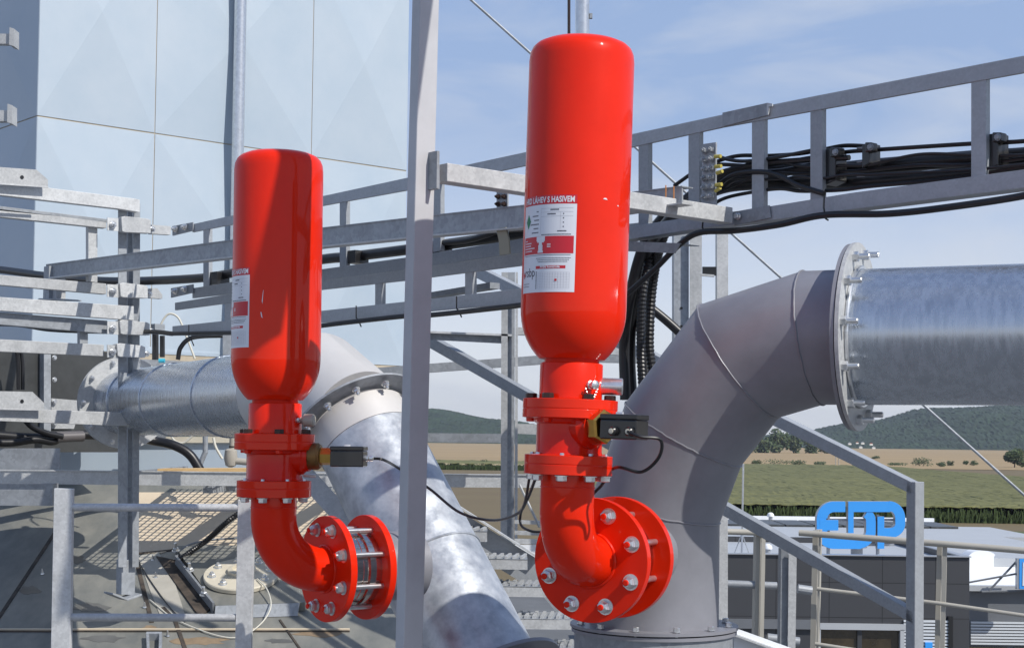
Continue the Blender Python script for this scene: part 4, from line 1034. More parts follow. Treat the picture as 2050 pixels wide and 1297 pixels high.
        for k in range(13):
            t = k/12; p = c + d*9*K + s2*((t-.5)*28*K)*(-1) + V((0, 0, -8*K-22*K*math.sin(t*math.pi))); m.lathe([(2.0*K, -1.6*K), (2.4*K, 0), (2.0*K, 1.6*K)], p, s2, 8)
        bp(m, 'chain', zinc, fv)
    else:
        d = azw(100); c = d*(60*K)+V((0, 0, Kh(768)))
        fv = bp(MB().lathe([(8*K, 0), (8*K, 12*K), (15*K, 13*K), (15*K, 34*K), (12*K, 38*K)], c, d, 24), 'filling_valve', plastc, smooth=True)
        d2 = azw(118); bp(MB().lathe([(6*K, 0), (6*K, 8*K), (3*K, 10*K)], d2*60*K+V((0, 0, Kh(768))), d2, 12), 'valve_stem', zinc, fv)
        d = azw(70); bp(MB().lathe([(3*K, 0), (4*K, 14*K), (4*K, 30*K)], d*70*K+V((0, 0, Kh(900))), d, 12), 'test_pin', zinc, root, smooth=True)
    return root, [axis + (tl @ p) for p in ends]
ax2 = P(1137-6, 1127, 3.85)
rb, ends2 = build_bottle(ax2, 28, math.radians(1.25), 647, 142, 'big red fire suppression bottle with white label, right of the tall post', None, .145, .128)
ax1 = P(546, 1143, 4.59)
ra, ends1 = build_bottle(ax1, 54, math.radians(-0.15), 597, 97, 'smaller looking red fire suppression bottle left of the tall post, striped by shadow', None, .172)
# cables of the pressure switches
SWC = 'pressure switch cables'
p = ends2[1]
cable('switch_cable', [p, p+V((.03, -.012, -.012)), P(1322, 880, p.y-.0), P(1319, 915, p.y+.02), P(1285, 944, p.y+.06), P(1240, 935, p.y+.10), P(1218, 945, 3.98), P(1205, 970, 4.02), P(1185, 992, 4.05), P(1176, 1020, 4.05)], .0042, 'black cable curling from the switch box under the flange of the big bottle', group=SWC)
p = ends1[0]
cable('switch_cable', [p, p+V((.03, 0, -.004)), P(800, 938, 4.72), P(860, 978, 4.7), P(920, 1025, 4.6), P(985, 1041, 4.5), P(1035, 1028, 4.3), P(1055, 1000, 4.15), P(1073, 955, 4.0)], .0042, 'black cable swinging from the smaller bottle switch past the post to the big bottle', group=SWC)
cable('switch_cable', [P(1060, 955, 3.98), P(1052, 1000, 4.08), P(1042, 1030, 4.2), P(1044, 1052, 4.2), P(1065, 1063, 4.15), P(1088, 1064, 4.15)], .0036, 'short thin cable looping beside the left edge of the big red disc', group=SWC)

#==================================================================== LEFT FRAME
LF = Plane(255, 8.0, B)
LG = 'galvanised bars of the left frame'
ef = empty('bolted_frame', LF(258, 900), 'galvanised bolted frame with many horizontal bars at the left border', 'frame')
def fr(name, pts, th=.05, m=galv, off=0): return part(trace(LF, pts, th, None, off), name, m, ef, bevel=.0015)
# upright, made of a C channel and an inner tube
fr('upright', [(237, 415), (254, 418), (254, 1135), (237, 1135)], .006, galvd, .02)
fr('upright', [(256, 418), (266, 419), (266, 1135), (256, 1135)], .04, galvd, -.02)
fr('upright', [(267, 405), (281, 408), (278, 1135), (265, 1135)], .006, galvd, .02)  # darker steel colour stands in for the shade on the upright
fr('foot_tube', [(244, 1120), (272, 1120), (270, 1190), (243, 1190)], .06, galvd, -.01)
fr('base_plate', [(226, 1186), (256, 1198), (284, 1188), (284, 1192), (256, 1202), (226, 1190)], .1, galvd, .05)
for (nm, pts, mt, off) in (
    ('top_bar', [(-40, 359), (271, 398), (280, 400), (280, 425), (237, 418), (-40, 386)], galv, .075),
    ('channel_bar', [(-40, 408), (215, 439), (215, 446), (-40, 414)], galvd, .03),  # shaded upper strip of the channel, its shade put into the steel colour
    ('channel_bar', [(-40, 418), (213, 443), (213, 457), (-40, 430)], galv, .03),
    ('middle_bar', [(-40, 547), (213, 568), (213, 589), (-40, 567)], galv, .02),
    ('middle_bar', [(-40, 592), (268, 613), (268, 641), (-40, 619)], galv, .075),
    ('channel_bar', [(-40, 622), (215, 642), (215, 668), (-40, 646)], galvd, .04),
    ('lower_bar', [(-40, 677), (208, 690), (208, 713), (-40, 702)], galv, .05),
    ('lower_bar', [(-40, 816), (262, 826), (262, 853), (-40, 841)], galv, .075)):
    fr(nm, pts, .045, mt, off)
for i, (x0, y0, x1, y1) in enumerate(((249, 433, 302, 467), (246, 566, 296, 597), (246, 640, 300, 671), (240, 687, 291, 716))):
    b = fr('clamp_block', [(x0-6, y0+2), (x0+1, y0), (x1-6, y0+5), (x1, y0+8), (x1, y1), (x0+1, y1-2), (x0-4, y1-4)], .05, galv, .10)
    t = part(trace(LF, [(215, y0+3), (237, y0+4), (237, y0+30), (215, y0+28)], .006, None, .085), 'angle_tab', galv, ef)
    m = MB(); hexbolt(m, LF(226, y0+17, .093), LF.n, .014, .014, .012); hexbolt(m, LF(x1+3, y1-8, .06), LF.n, .012, .012, .01); part(m, 'bolt', zinc, t)
for (pts, mt) in (([(304, 450), (342, 453), (342, 470), (304, 468)], galv), ([(296, 578), (315, 577), (325, 590), (325, 598), (296, 596)], galv), ([(310, 648), (330, 649), (330, 668), (310, 668)], galvd)):
    part(trace(LF, pts, .04, None, .02), 'end_bracket', mt, ef)
part(trace(LF, [(177, 453), (195, 455), (195, 565), (177, 563)], .03, None, .0), 'spacer', galv, ef)
part(trace(LF, [(160, 650), (176, 652), (176, 692), (160, 690)], .03, None, .0), 'spacer', galvd, ef)
# clipped brackets on the bars
BG = 'clipped galvanised toe brackets on the left frame'
for (pts, lab, fy) in (([(-40, 332), (73, 340), (96, 360), (96, 374), (60, 372), (-40, 364)], 'upper toe bracket with a hole on the top bar of the left frame', 374), ([(-40, 782), (65, 784), (88, 806), (88, 820), (-40, 816)], 'toe bracket with a hole on the lowest bar of the left frame', 820)):
    e = empty('toe_bracket', LF(40, pts[0][1], .12), lab, 'bracket', BG)
    part(trace(LF, pts, .006, None, .12), 'plate', galv, e)
    part(trace(LF, [(-40, pts[-1][1]-1), (96, fy-1), (98, fy+2), (-40, pts[-1][1]+3)], .01, None, .17), 'flange', galv, e)
    m = MB(); m.lathe([(.009, 0), (.009, .002)], LF(44, (pts[0][1]+pts[3][1])/2+2, .121), LF.n, 16); part(m, 'hole', blackp, e)
# lower platform beam, parallel to the picture
PX = Plane(500, 8.30, XD)
ebm = empty('platform_beam', PX(300, 958), 'long pale horizontal platform edge beam behind the ladder and the bottles', 'beam')
part(trace(PX, [(-60, 940), (420, 945), (560, 948), (900, 950), (1110, 951), (1110, 976), (900, 975), (560, 973), (420, 972), (-60, 967)], .008), 'web', galv, ebm)
part(trace(PX, [(-60, 939), (420, 944), (1110, 950), (1110, 952), (420, 946), (-60, 941)], .05, None, .008), 'flange', galv, ebm)
pl_ = Plane(60, 7.6, XD)
e = empty('angle_bracket', pl_(60, 920), 'big clipped angle plate under the black cables at the left border', 'bracket')
part(trace(pl_, [(-60, 897), (120, 897), (120, 939), (-60, 939)], .008), 'plate', galvd, e)
part(trace(pl_, [(-60, 939), (104, 940), (112, 943), (-60, 942)], .02, None, .06), 'flange', galv, e)
part(trace(pl_, [(-60, 968), (105, 968), (105, 1012), (-60, 1011)], .10, None, .0), 'box_section', galvd, e)
# grating floor of the platform, behind the beam
gz = PX(500, 951).z-.012
e = empty('floor_grating', V((-1.4, 8.9, gz)), 'steel grating platform floor behind the pale edge beam, seen edge on', 'grating')
m = MB()
x0g, x1g, y0g, y1g = -2.0, -.78, 8.34, 9.75
n1 = int((x1g-x0g)/.042)
for i in range(n1+1): m.box((x0g+i*.042, (y0g+y1g)/2, gz), (.0045, y1g-y0g, .008))
n2 = int((y1g-y0g)/.05)
for i in range(n2+1): m.box(((x0g+x1g)/2, y0g+i*.05, gz+.001), (x1g-x0g, .0045, .007))
part(m, 'bars', galvd, e)
for nm, pp in (('edge_strip', ((x0g-.01, (y0g+y1g)/2, gz), (.012, y1g-y0g, .05))), ('edge_strip', ((x1g+.01, (y0g+y1g)/2, gz), (.012, y1g-y0g, .05)))): part(MB().box(*pp), nm, galvd, e)
m = MB(); m.bar((-1.62, 8.4, gz-.05), (-1.50, 9.7, gz-.05), .05, .08); m.bar((-1.20, 8.4, gz-.05), (-1.0, 9.7, gz-.05), .05, .08); part(m, 'joist', galvd, e)
# second small grating at left
e = empty('floor_grating', V((-2.6, 8.6, gz)), 'small piece of steel grating at the far left of the platform', 'grating')
m = MB()
for i in range(9): m.box((-2.92+i*.05, 8.55, gz), (.0045, .35, .008))
for i in range(8): m.box((-2.72, 8.38+i*.05, gz+.001), (.42, .0045, .007))
part(m, 'bars', galvd, e)

# ladder in front (round rungs)
LD = Plane(290, 5.0, XD)
e = empty('access_ladder', LD(290, 1100), 'galvanised ladder top with two flat stiles and round rungs in the lower left', 'ladder')
part(trace(LD, [(108, 977), (145, 978), (140, 1330), (101, 1330)], .025), 'stile', galv, e, bevel=.0015)
part(trace(LD, [(476, 1000), (510, 1001), (502, 1330), (470, 1330)], .025), 'stile', galv, e, bevel=.0015)
for y in (1015, 1235):
    m = MB(); m.tube([LD(142 if y == 1015 else 138, y, -.012), LD(477 if y == 1015 else 472, y+1, -.012)], .0125, 18); part(m, 'rung', galv, e, smooth=True)

#==================================================================== ROOF HOPPER under the platform
r0 = P(255, 1190, 8.4); SL = .36
rn = V((0, -SL, 1)).normalized()
def RF(px, py, k=0):
    d = ray(px, py); t = (r0+rn*k-EYE).dot(rn)/d.dot(rn); return EYE+d*t
ya = RF(300, 1400).y; yb = 9.95; 
def rz(y): return r0.z + SL*(y-r0.y)
xa, xb = -4.2, RF(900, 1297).x
er = empty('silo_roof', V((-2, 8.5, rz(8.5))), 'sloping grey sheet metal roof with rusty seams below the platform', 'roof')
m = MB(); m.add([(xa, ya, rz(ya)), (-.55, ya, rz(ya)), (-.42, yb, rz(yb)), (xa, yb, rz(yb)), (xa, ya, rz(ya)-.1), (-.55, ya, rz(ya)-.1), (-.42, yb, rz(yb)-.1), (xa, yb, rz(yb)-.1)], [(0, 1, 2, 3), (7, 6, 5, 4), (0, 4, 5, 1), (1, 5, 6, 2)]); part(m, 'sheet', roofm, er)
def strip(pts, wpx, m_, name, th=.0025, par=er):
    mb = MB()
    for i in range(len(pts)-1):
        a, b = RF(*pts[i], th), RF(*pts[i+1], th); mb.bar(a, b, wpx/F*8.5, th*2, rn.cross(b-a))
    return part(mb, name, m_, par)
strip([(-20, 1262), (130, 1035)], 7, rustm, 'seam'); strip([(268, 1100), (285, 1170), (304, 1245)], 8, rustm, 'seam'); strip([(326, 1215), (350, 1240), (375, 1310)], 7, rustm, 'seam')
strip([(-20, 1259), (700, 1259)], 5, tanm, 'seam', .003); strip([(-20, 1263), (700, 1263)], 3, rustm, 'seam', .003)
strip([(560, 1240), (600, 1297)], 4, rustm, 'seam'); strip([(270, 1108), (350, 1100)], 6, rustm, 'seam')
def rpoly(pts, m_, name, k=.004, th=.003, par=er):
    mb = MB(); mb.prism([RF(x, y, k) for x, y in pts], -rn*th); return part(mb, name, m_, par)
rpoly([(268, 985), (700, 985), (700, 1088), (352, 1094), (325, 1106), (262, 1106)], tanm, 'tan_panel')
rpoly([(276, 1112), (318, 1106), (350, 1165), (372, 1235), (322, 1235), (300, 1180)], mat('pale_roof_flashing', (.42, .40, .35), .6, var=.12, vscale=4), 'flashing')
# curled dark gutter lip
m = MB(); a = [RF(313, 1116, .0), RF(352, 1124, .0), RF(425, 1218, .0), RF(400, 1238, .0)]
m.prism(a, rn*.012); part(m, 'gutter', rustm, er)
m = MB(); m.bar(RF(352, 1122, .03), RF(428, 1218, .03), .012, .07, rn.cross(RF(428, 1218)-RF(352, 1122))); part(m, 'gutter_lip', galvd, er)
m = MB()
for (x, y) in ((306, 1120), (312, 1155), (336, 1272), (85, 1148), (290, 1215)): m.mark(); m.lathe([(.011, 0), (.008, .006), (.003, .03)], RF(x, y, .004), rn, 10)
part(m, 'screw', zinc, er)
strip([(296, 1275), (298, 1330)], 5, galvd, 'rail_guide', .02); strip([(322, 1275), (320, 1330)], 5, galvd, 'rail_guide', .02); strip([(293, 1273), (324, 1273)], 8, galvd, 'rail_guide', .02)
# raised inspection box with round cream cover
ec = empty('inspection_hatch', RF(480, 1160), 'raised grey inspection box with a round cream bolted cover on the roof', 'hatch')
m = MB(); m.prism([RF(350, 1092, .05), RF(640, 1090, .05), RF(610, 1205, .05), RF(432, 1212, .05)], -rn*.11); part(m, 'box', roofm, ec)
m = MB(); m.prism([RF(432, 1212, .052), RF(600, 1206, .052), RF(596, 1232, .0), RF(430, 1237, .0)], V((0, -.01, 0))); part(m, 'box_front', galvd, ec)
cc = RF(483, 1156, .055); cv = part(MB().lathe([(.200, 0), (.202, .02), (.198, .026), (0.001, .026)], cc, rn, 48), 'round_cover', cream, ec, smooth=True)
s1 = V((1, 0, 0)); s2 = rn.cross(s1)
part(MB().lathe([(.075, 0), (.075, .02), (.05, .024), (.05, .004), (0.001, .004)], cc+rn*.026+s2*.02, rn, 32), 'hub', cream, cv, smooth=True)
m = MB()
for k in range(8):
    a = k*math.pi/4+.3; hexbolt(m, cc+rn*.026+(s1*math.cos(a)+s2*math.sin(a))*.155, rn, .018, .016, .01)
part(m, 'bolt', zinc, cv)
m = MB()
for (x, y) in ((352, 1102), (380, 1142), (408, 1190)): hexbolt(m, RF(x, y, .052), rn, .018, .016, .03)
part(m, 'corner_bolt', zinc, ec)
# spiral hose and white cable on the roof
cable('corrugated_hose', [RF(352, 1124, .03), RF(380, 1105, .06), RF(415, 1080, .12), RF(460, 1040, .25), RF(520, 1000, .3)], .016, 'ridged black hose rising from the roof gutter behind the ladder stile', ridged=True)
cable('thin_cable', [RF(350, 1120, .02), RF(370, 1095, .05), RF(410, 1082, .04), RF(480, 1076, .04)], .006, 'grey cable bow lying beside the ridged hose on the roof', m=galvd)
cable('thin_cable', [RF(300, 1200, .01), RF(350, 1238, .01), RF(430, 1270, .01), RF(480, 1274, .01), RF(520, 1250, .02), RF(542, 1215, .06), RF(535, 1180, .09), RF(515, 1158, .09)], .0035, 'thin cream cable looping across the roof to the round cover', m=whitecab)
cable('thin_cable', [RF(270, 1112, .01), RF(300, 1160, .01), RF(340, 1215, .01), RF(370, 1245, .01)], .003, 'thin dark cable lying along the pale roof flashing', m=blackc)

# pale base wall behind the platform
PBW = Plane(300, 9.95, XD)
e = empty('base_wall', PBW(300, 960), 'pale blue low wall between the platform beam and the silver duct', 'wall')
part(trace(PBW, [(-60, 878), (600, 878), (600, 975), (-60, 975)], .1), 'sheet', wallm, e)
part(trace(PBW, [(280, 874), (600, 874), (600, 886), (280, 886)], .06, None, .03), 'cream_rail', cream, e)
part(trace(PBW, [(283, 853), (330, 853), (342, 860), (320, 889), (283, 889)], .02, None, .2), 'gusset_plate', galvd, e)
mb = trace(Plane(400, 8.6, XD), [(315, 938), (500, 937), (500, 946), (315, 946)], .18); tag(mb.build('wooden_plank', wood), 'light wooden plank lying on the platform beam left of the smaller bottle', 'plank')
cable('power_cable', [P(235, 864, 9.0), P(300, 880, 9.2), P(345, 890, 9.2), P(380, 910, 9.2), P(405, 948, 9.2)], .028, 'thick black hose bending down onto the wooden plank', n=14)
cable('thin_cable', [P(340, 868, 9.3), P(350, 882, 9.3), P(368, 886, 9.3), P(388, 870, 9.3)], .006, 'cream cable loop hanging below the silver duct', m=whitecab)
cable('thin_cable', [P(427, 876, 9.4), P(432, 895, 9.4), P(445, 918, 9.4)], .008, 'cream conduit leaning toward the plastic trap', m=whitecab)
mb = MB(); mb.tube([P(411, 870, 9.5), P(411, 905, 9.5), P(400, 930, 9.5)], .016, 10); tag(mb.build('drain_tube', galvd), 'grey bent drain tube behind the thick black hose', 'pipe')
c = P(462, 918, 9.2); e = empty('drain_trap', c, 'cream and grey plastic drain trap standing on the plank', 'drain trap')
part(MB().tube([P(466, 872, 9.2), P(465, 915, 9.2)], .019, 16), 'pipe', plastc, e, smooth=True)
part(MB().lathe([(.02, .06), (.035, .05), (.04, 0), (.03, -.04), (.01, -.05)], c, n=20), 'body', plastc, e, smooth=True)
part(MB().tube([c+V((0, 0, -.01)), c+V((.12, 0, -.02))], .02, 14), 'outlet', plastc, e, smooth=True)
part(MB().lathe([(.0205, -.004), (.0205, .004)], P(465, 894, 9.2), n=16), 'seal', blackp, e)

# fan housing behind the left frame
PFH = Plane(120, 9.3, B)
e = empty('fan_housing', PFH(100, 800), 'dark sheet metal fan housing with bolted edge behind the left frame', 'housing')
part(trace(PFH, [(-80, 690), (86, 698), (86, 868), (-80, 868)], .5, None, .0), 'side_sheet', dkmetal, e)
part(trace(PFH, [(88, 696), (102, 697), (102, 870), (88, 870)], .5, None, .06), 'edge_angle', galvd, e)
m = MB()
for y in (716, 760, 804, 848): hexbolt(m, PFH(109, y, .03), PFH.n, .012, .012)
part(m, 'bolt', zinc, e)
part(trace(PFH, [(103, 700), (240, 706), (240, 870), (103, 870)], .3, None, -.02), 'front_sheet', dkmetal, e)  # dark metal colour stands in for the shade inside the duct
part(trace(PFH, [(103, 797), (165, 802), (148, 858), (103, 858)], .01, None, .02), 'corner_plate', galv, e)
part(trace(PFH, [(-80, 872), (240, 872), (240, 905), (-80, 905)], .4, None, -.03), 'base', dkmetal, e)
LC = 'black cables under the fan housing'
FH2 = PFH.off(.25)
cable('power_cable', on(FH2, [(-60, 868), (0, 872), (60, 876), (110, 872), (170, 870), (235, 872)]), .028, 'upper thick black cable running level under the fan housing', group=LC, n=12)
cable('power_cable', on(FH2, [(-60, 884), (20, 886), (70, 880), (105, 884), (120, 876)], .03), .022, 'lower black cable sagging under the fan housing', group=LC, n=12)
cable('power_cable', on(FH2, [(42, 828), (62, 852), (90, 866), (125, 874)], .06), .018, 'grey black cable curving down to join the cable bundle', group=LC, n=12)
mb = MB(); mb.tube(on(FH2, [(113, 875), (166, 873)], .04), .031, 14); tag(mb.build('cable_sleeve', mat('grey_sleeve', (.12, .11, .11), .4), smooth=True), 'grey sleeve taped around the black cable bundle', 'sleeve')
for px in (38, 47):
    cable('power_cable', on(FH2, [(px-6, 695), (px-2, 725), (px-1, 780)], -.05), .011, 'twin black cable hanging in front of the housing, %s one' % ('left' if px == 38 else 'right'), group='twin hanging cables', n=10)
cable('hanging_cable', on(T3, [(-60, 650), (30, 650), (100, 660), (200, 664), (300, 664), (345, 668)], -.1), .012, 'black cable hanging below the middle bars of the left frame', n=10)
cable('thin_cable', [P(310, 705, 8.6), P(318, 660, 8.6), P(335, 630, 8.6), P(355, 634, 8.6), P(368, 660, 8.6), P(390, 718, 8.6)], .006, 'cream cable arching above the silver duct', m=whitecab)
cable('power_cable', [P(356, 720, 8.2), P(362, 695, 8.2), P(385, 676, 8.2), P(440, 672, 8.2), P(470, 674, 8.2)], .012, 'black hose arching up from the silver duct behind the smaller bottle', n=12)
mb = MB(); mb.tube([P(311, 720, 8.5), P(311, 660, 8.5)], .018, 10); mb.tube([P(325, 715, 8.5), P(325, 672, 8.5)], .014, 10); tag(mb.build('cable_stub', blackp), 'black cable stub rising from the duct beside the left frame', 'cable')
mb = MB(); mb.tube([P(318, 722, 8.45), P(330, 722, 8.45)], .012, 10); tag(mb.build('tape_ring', cyan), 'small cyan tape ring on top of the silver duct', 'tape')

#==================================================================== MIDDLE STRUCTURE (right of the tall post)
PM = Plane(1020, 7.6, XD)
e = empty('steel_column', PM(1020, 900), 'slim galvanised column with a dark web standing between the tall post and the big bottle', 'column')
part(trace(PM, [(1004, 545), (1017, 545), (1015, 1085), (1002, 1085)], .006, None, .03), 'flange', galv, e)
part(trace(PM, [(1017, 545), (1031, 545), (1029, 1100), (1015, 1085)], .05, None, .0), 'web', galvd, e)  # shade on the web is painted with the darker steel
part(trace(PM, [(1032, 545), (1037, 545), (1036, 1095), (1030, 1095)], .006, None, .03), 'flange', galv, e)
def bm(name, pl, pts, m_, lab, th=.05, cat='beam', bev=0, grp=None):
    o = trace(pl, pts, th).build(name, m_, bevel=bev); tag(o, lab, cat, grp); return o
e = empty('light_rail', PM(950, 670), 'pale thin rail between the tall post and the slim column, upper one', 'rail')
part(trace(PM, [(820, 661), (1025, 669), (1025, 673), (820, 665)], .06, None, .03), 'lip', galv, e)
part(trace(PM, [(820, 665), (1020, 673), (1016, 688), (820, 678)], .006), 'web', galvd, e)
bm('dark_beam', PM.off(-.4), [(700, 740), (1150, 706), (1345, 712), (1345, 728), (1150, 724), (700, 757)], galvd, 'dark level beam crossing behind the tall post and the big bottle')
bm('light_beam', PM, [(1037, 655), (1100, 658), (1100, 672), (1037, 670)], galv, 'short pale beam end between the slim column and the big bottle')
bm('light_beam', PM.off(-.1), [(1205, 690), (1300, 700), (1300, 716), (1205, 708)], galv, 'pale beam end seen just right of the big bottle neck')
bm('dark_beam', PM.off(-.5), [(800, 866), (1003, 868), (1003, 886), (800, 884)], galvd, 'dark lower beam on the horizon left of the slim column')
bm('light_beam', PM, [(1036, 848), (1110, 850), (1110, 871), (1036, 868)], galv, 'pale lower beam end right of the slim column at the horizon')
bm('dark_beam', T3.off(-.3), [(820, 592), (981, 565), (981, 577), (820, 602)], galvd, 'dark short beam in the gap of the lower ladder right of the tall post')
# stair handrails: square tube seen with its lit top edge
HR = Plane(1400, 6.4, A)
def hr_bar(p0, p1, lab, name='stair_handrail'):
    e = empty(name, HR(*p0), lab, 'handrail', 'square stair handrails')
    part(trace(HR, [p0, p1, (p1[0], p1[1]+25), (p0[0], p0[1]+24)], .045), 'rail', tray, e, bevel=.002); return e
h1_ = hr_bar((855, 670), (1828, 1224), 'lower square stair rail descending right past the big pipe')
h2_ = hr_bar((950, 531), (1826, 965), 'upper square stair handrail descending to the bent end post at the right')
q = HR(1814, 985); zt_ = HR(1826, 964).z
mb = MB(); mb.box(V((q.x, q.y, 0)) + (-HR.d)*.020 - HR.n*.027 + V((0, 0, (zt_+HC-1.4)/2)), (.040, .054, zt_-HC+1.4), HR.d, -HR.n); part(mb, 'end_post', tray, h2_, bevel=.003)
# galvanised upright columns right
e = empty('steel_column', P(1390, 600, 6.9), 'dark and pale channel column right of the cable drop, behind the big elbow', 'column')
PC = Plane(1378, 6.9, XD)
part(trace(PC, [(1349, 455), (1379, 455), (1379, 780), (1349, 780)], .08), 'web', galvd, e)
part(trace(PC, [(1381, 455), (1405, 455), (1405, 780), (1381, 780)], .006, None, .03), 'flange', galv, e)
m = MB()
for y in (617, 653): m.mark(); m.lathe([(.006, 0), (.006, .002)], PC(1364, y, .001), PC.n, 12)
part(m, 'hole', blackp, e)
e = empty('steel_column', PC(1445, 800), 'pale galvanised flat column passing behind the elbow and down to the lower right', 'column')
part(trace(PC, [(1435, 455), (1458, 455), (1457, 1244), (1435, 1244)], .05), 'flange', galv, e, bevel=.001)
part(trace(PC, [(1406, 534), (1434, 534), (1434, 552), (1406, 552)], .004), 'cross_plate', blackp, e); part(trace(PC, [(1405, 548), (1430, 550), (1430, 554), (1405, 552)], .02, None, .02), 'ledge', galv, e)
cable('power_cable', [P(1250, 590, 6.7), P(1300, 615, 6.7), P(1360, 665, 6.7), P(1400, 710, 6.7)], .020, 'black hose slanting down behind the dark column', n=12)
# stair treads and stringer
e = empty('steel_stair', P(1000, 1150, 6.5), 'galvanised steel stair with perforated treads between the diagonal pipe and the big red disc', 'stairs')
mb = MB(); PS = Plane(1000, 6.7, XD)
part(trace(PS, [(840, 960), (880, 998), (1075, 1118), (1300, 1250), (1300, 1330), (1200, 1330), (1085, 1190), (840, 1040)], .01), 'stringer', tray, e)
mb = MB(); mb.bar(PS(840, 963, .02), PS(1080, 1117, .02), .05, .008, V((0, 1, 0))); part(mb, 'stringer_flange', galv, e)
for (x0, x1, y) in ((900, 975, 1056), (930, 1056, 1112), (960, 1110, 1167), (1000, 1160, 1232), (1040, 1200, 1290)):
    q = Plane(x1, 6.5-(y-1056)*.0012, XD)
    tr = trace(q, [(x0, y+6), (x1, y+8), (x1, y+28), (x0, y+26)], .006); t = part(tr, 'tread', galv, e)
    m = MB(); a = q(x0, y+5); b = q(x1, y+7); m.add([a, b, b+V((0, .24, .0)), a+V((0, .24, .0)), a-V((0, 0, .004)), b-V((0, 0, .004)), b+V((0, .24, -.004)), a+V((0, .24, -.004))], [(0, 1, 2, 3), (4, 5, 6, 7), (0, 4, 5, 1), (1, 5, 6, 2), (2, 6, 7, 3), (3, 7, 4, 0)])
    part(m, 'step_plate', galvd, t)
    m = MB(); L_ = (b-a).length; nn_ = int(L_/.03)
    for i in range(nn_): p = a.lerp(b, (i+.5)/nn_); m.bar(p+V((-.008, .01, .004)), p+V((.010, .20, .004)), .012, .012)
    part(m, 'tread_teeth', galv, t)
# plates and landing below the stair, pale
e = empty('landing_plate', P(1060, 1080, 7.3), 'pale galvanised landing with rails behind the stair', 'landing')
PLN = Plane(1060, 7.4, XD)
for (y0, y1) in ((1041, 1048), (1062, 1070), (1078, 1088)): part(trace(PLN, [(1030, y0), (1100, y0+2), (1100, y1+2), (1030, y1)], .03), 'rail', galv, e)
part(trace(PLN, [(1030, 1090), (1110, 1090), (1110, 1150), (1030, 1120)], .02), 'sheet', whiter, e)
# small thin stay
mb = MB(); mb.tube([P(1040, 970, 7.0), P(1080, 1055, 7.0)], .006, 6); tag(mb.build('stay_wire', galv), 'thin pale stay rod between slim column and big bottle elbow', 'wire')

#==================================================================== RAILINGS AT THE RIGHT
RG = 'beige railing posts at the right'
RL = Plane(1888, 6.9, A)
RL = Plane(1640, 7.2, (1, -.42))
e = empty('beige_railing', RL(1760, 1180), 'beige painted railing with flat posts and round rails across the lower right', 'railing')
def vpost(px0, px1, px2, yt, name='post', pl=RL, mt=beige, yb_=1330, par=None, dx=-6):
    a = trace(pl, [(px0, yt), (px1, yt), (px1+dx, yb_), (px0+dx, yb_)], .09)
    o = part(a, name, mt, par or e)
    b = trace(pl, [(px1+1, yt), (px2, yt), (px2+dx, yb_), (px1+1+dx, yb_)], .012, None, .03); part(b, 'post_flange', mt, o); return o
vpost(1627, 1638, 1643, 1061); vpost(1876, 1886, 1896, 1084)
m = MB(); m.tube([RL(1600, 1066, .03), RL(1640, 1069, .03), RL(1885, 1088, .03), RL(2200, 1114, .03)], .0145, 16); part(m, 'top_rail', beige, e, smooth=True)
m = MB(); m.tube([RL(1636, 1178, .03), RL(1880, 1207, .03), RL(2200, 1253, .03)], .009, 12); part(m, 'knee_rail', beige, e, smooth=True)
m = MB(); m.tube([RL(1632, 1288, .03), RL(1850, 1322, .03)], .009, 12); part(m, 'foot_rail', beige, e, smooth=True)
RL2 = Plane(1525, 8.2, XD)
e = empty('beige_railing', RL2(1500, 1180), 'shaded beige railing behind the lower stair rail, left of the other one', 'railing')
vpost(1514, 1524, 1533, 1065, pl=RL2, par=e, dx=-5)
m = MB(); m.tube([RL2(1380, 1061, .02), RL2(1530, 1066, .02)], .016, 16); part(m, 'top_rail', beige, e, smooth=True)
m = MB(); m.tube([RL2(1380, 1165, -.02), RL2(1555, 1172, -.02)], .02, 16); part(m, 'knee_rail', tray, e, smooth=True)
m = MB(); m.tube([RL2(1536, 1276, -.02), RL2(1600, 1284, -.02)], .024, 16); part(m, 'foot_rail', tray, e, smooth=True)
e = empty('channel_post', P(1580, 1200, 6.8), 'galvanised channel post with one shaded and one bright side below the stair rail', 'post')
PQ = Plane(1578, 6.75, XD)
part(trace(PQ, [(1564, 1098), (1578, 1100), (1576, 1330), (1561, 1330)], .07), 'web', galvd, e)  # shaded side is coloured darker than the bright flange
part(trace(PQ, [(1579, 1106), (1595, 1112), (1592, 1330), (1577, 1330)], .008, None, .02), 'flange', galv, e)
m = MB(); m.tube([PQ(1597, 1178, -.1), PQ(1625, 1182, -.1)], .020, 12); part(m, 'cross_tube', tray, e)
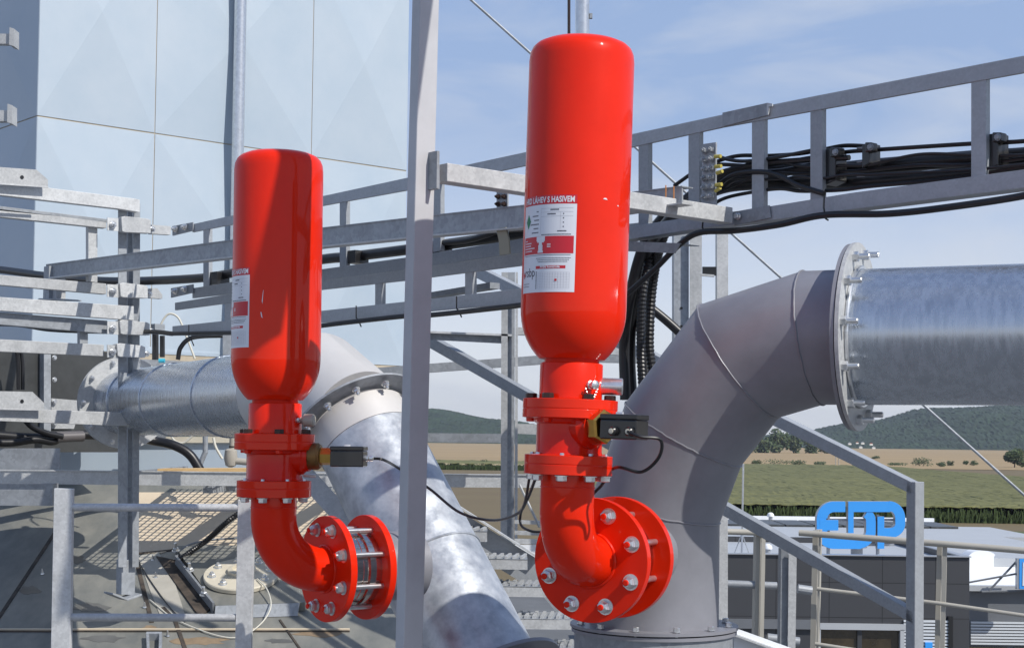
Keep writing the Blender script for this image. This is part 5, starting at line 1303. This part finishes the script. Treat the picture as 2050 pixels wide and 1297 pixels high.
# pale sloping cover strip at the bottom right of the big pipe
PK = Plane(1500, 5.2, XD)
e = empty('cover_sheet', PK(1520, 1280), 'pale folded sheet cover at the bottom edge right of the big pipe', 'cover')
mb = MB(); a = [PK(1440, 1262), PK(1466, 1255), PK(1600, 1303), PK(1575, 1345), PK(1440, 1345)]; mb.prism(a, V((0, .02, 0))); part(mb, 'sheet', whiter, e)
mb = MB(); mb.bar(PK(1450, 1262, .02), PK(1600, 1316, .02), .06, .006, V((0, 1, 0))); part(mb, 'fold', galv, e)

# unseen strut added above the frame to shadow the smaller bottle and post top
sh = V((SAZ.x, SAZ.y, math.tan(SEL)))
ob = V((-.725, 4.47, HC+.27)) + sh*1.30
mb = MB(); mb.bar(ob, ob+V((.20, .10, 1.5)), .075, .075, V((SAZ.y, -SAZ.x, 0)))
tag(mb.build('added_shadow_strut', postm, bevel=.003), 'unseen square grey strut added above the picture to cast a shadow on the smaller bottle', 'strut')

# distant air
mb = MB(); mb.box((0, 5900, 120), (14000, 12600, 242))
hz3 = mb.build('haze', None or bpy.data.materials.new('haze_air')); tag(hz3, None, None, None, 'stuff')
hm = hz3.data.materials[0]; hm.use_nodes = True; ht = hm.node_tree; ht.nodes.clear()
ho = N(ht, 'ShaderNodeOutputMaterial'); hp = N(ht, 'ShaderNodeVolumePrincipled'); hp.inputs['Color'].default_value = (0.80, 0.88, 1.0, 1); hp.inputs['Density'].default_value = 0.00006; hp.inputs['Anisotropy'].default_value = 0.2
ht.links.new(hp.outputs[0], ho.inputs['Volume'])


# stain patches, puddle edge and small litter on the roof sheet
stain = mat('roof_stain', (0.10, 0.10, 0.095), 0.35, var=0.3, vscale=5); rustp = mat('rust_stain', (0.26, 0.19, 0.12), 0.8, var=0.3, vscale=9)
random.seed(21)
for k, (x, y, w_, h_, mm_) in enumerate(((60, 1180, 26, 9, stain), (180, 1215, 38, 10, stain), (400, 1282, 60, 8, rustp), (640, 1268, 50, 7, rustp), (205, 1278, 44, 7, stain), (560, 1282, 30, 5, stain), (300, 1256, 16, 5, rustp), (150, 1120, 22, 9, stain))):
    pts = []
    for i in range(18):
        a = i/18*2*math.pi; q = random.uniform(.65, 1.15); pts.append((x+w_*math.cos(a)*q, y+h_*math.sin(a)*q))
    rpoly(pts, mm_, 'stain_patch', .0012, .001)
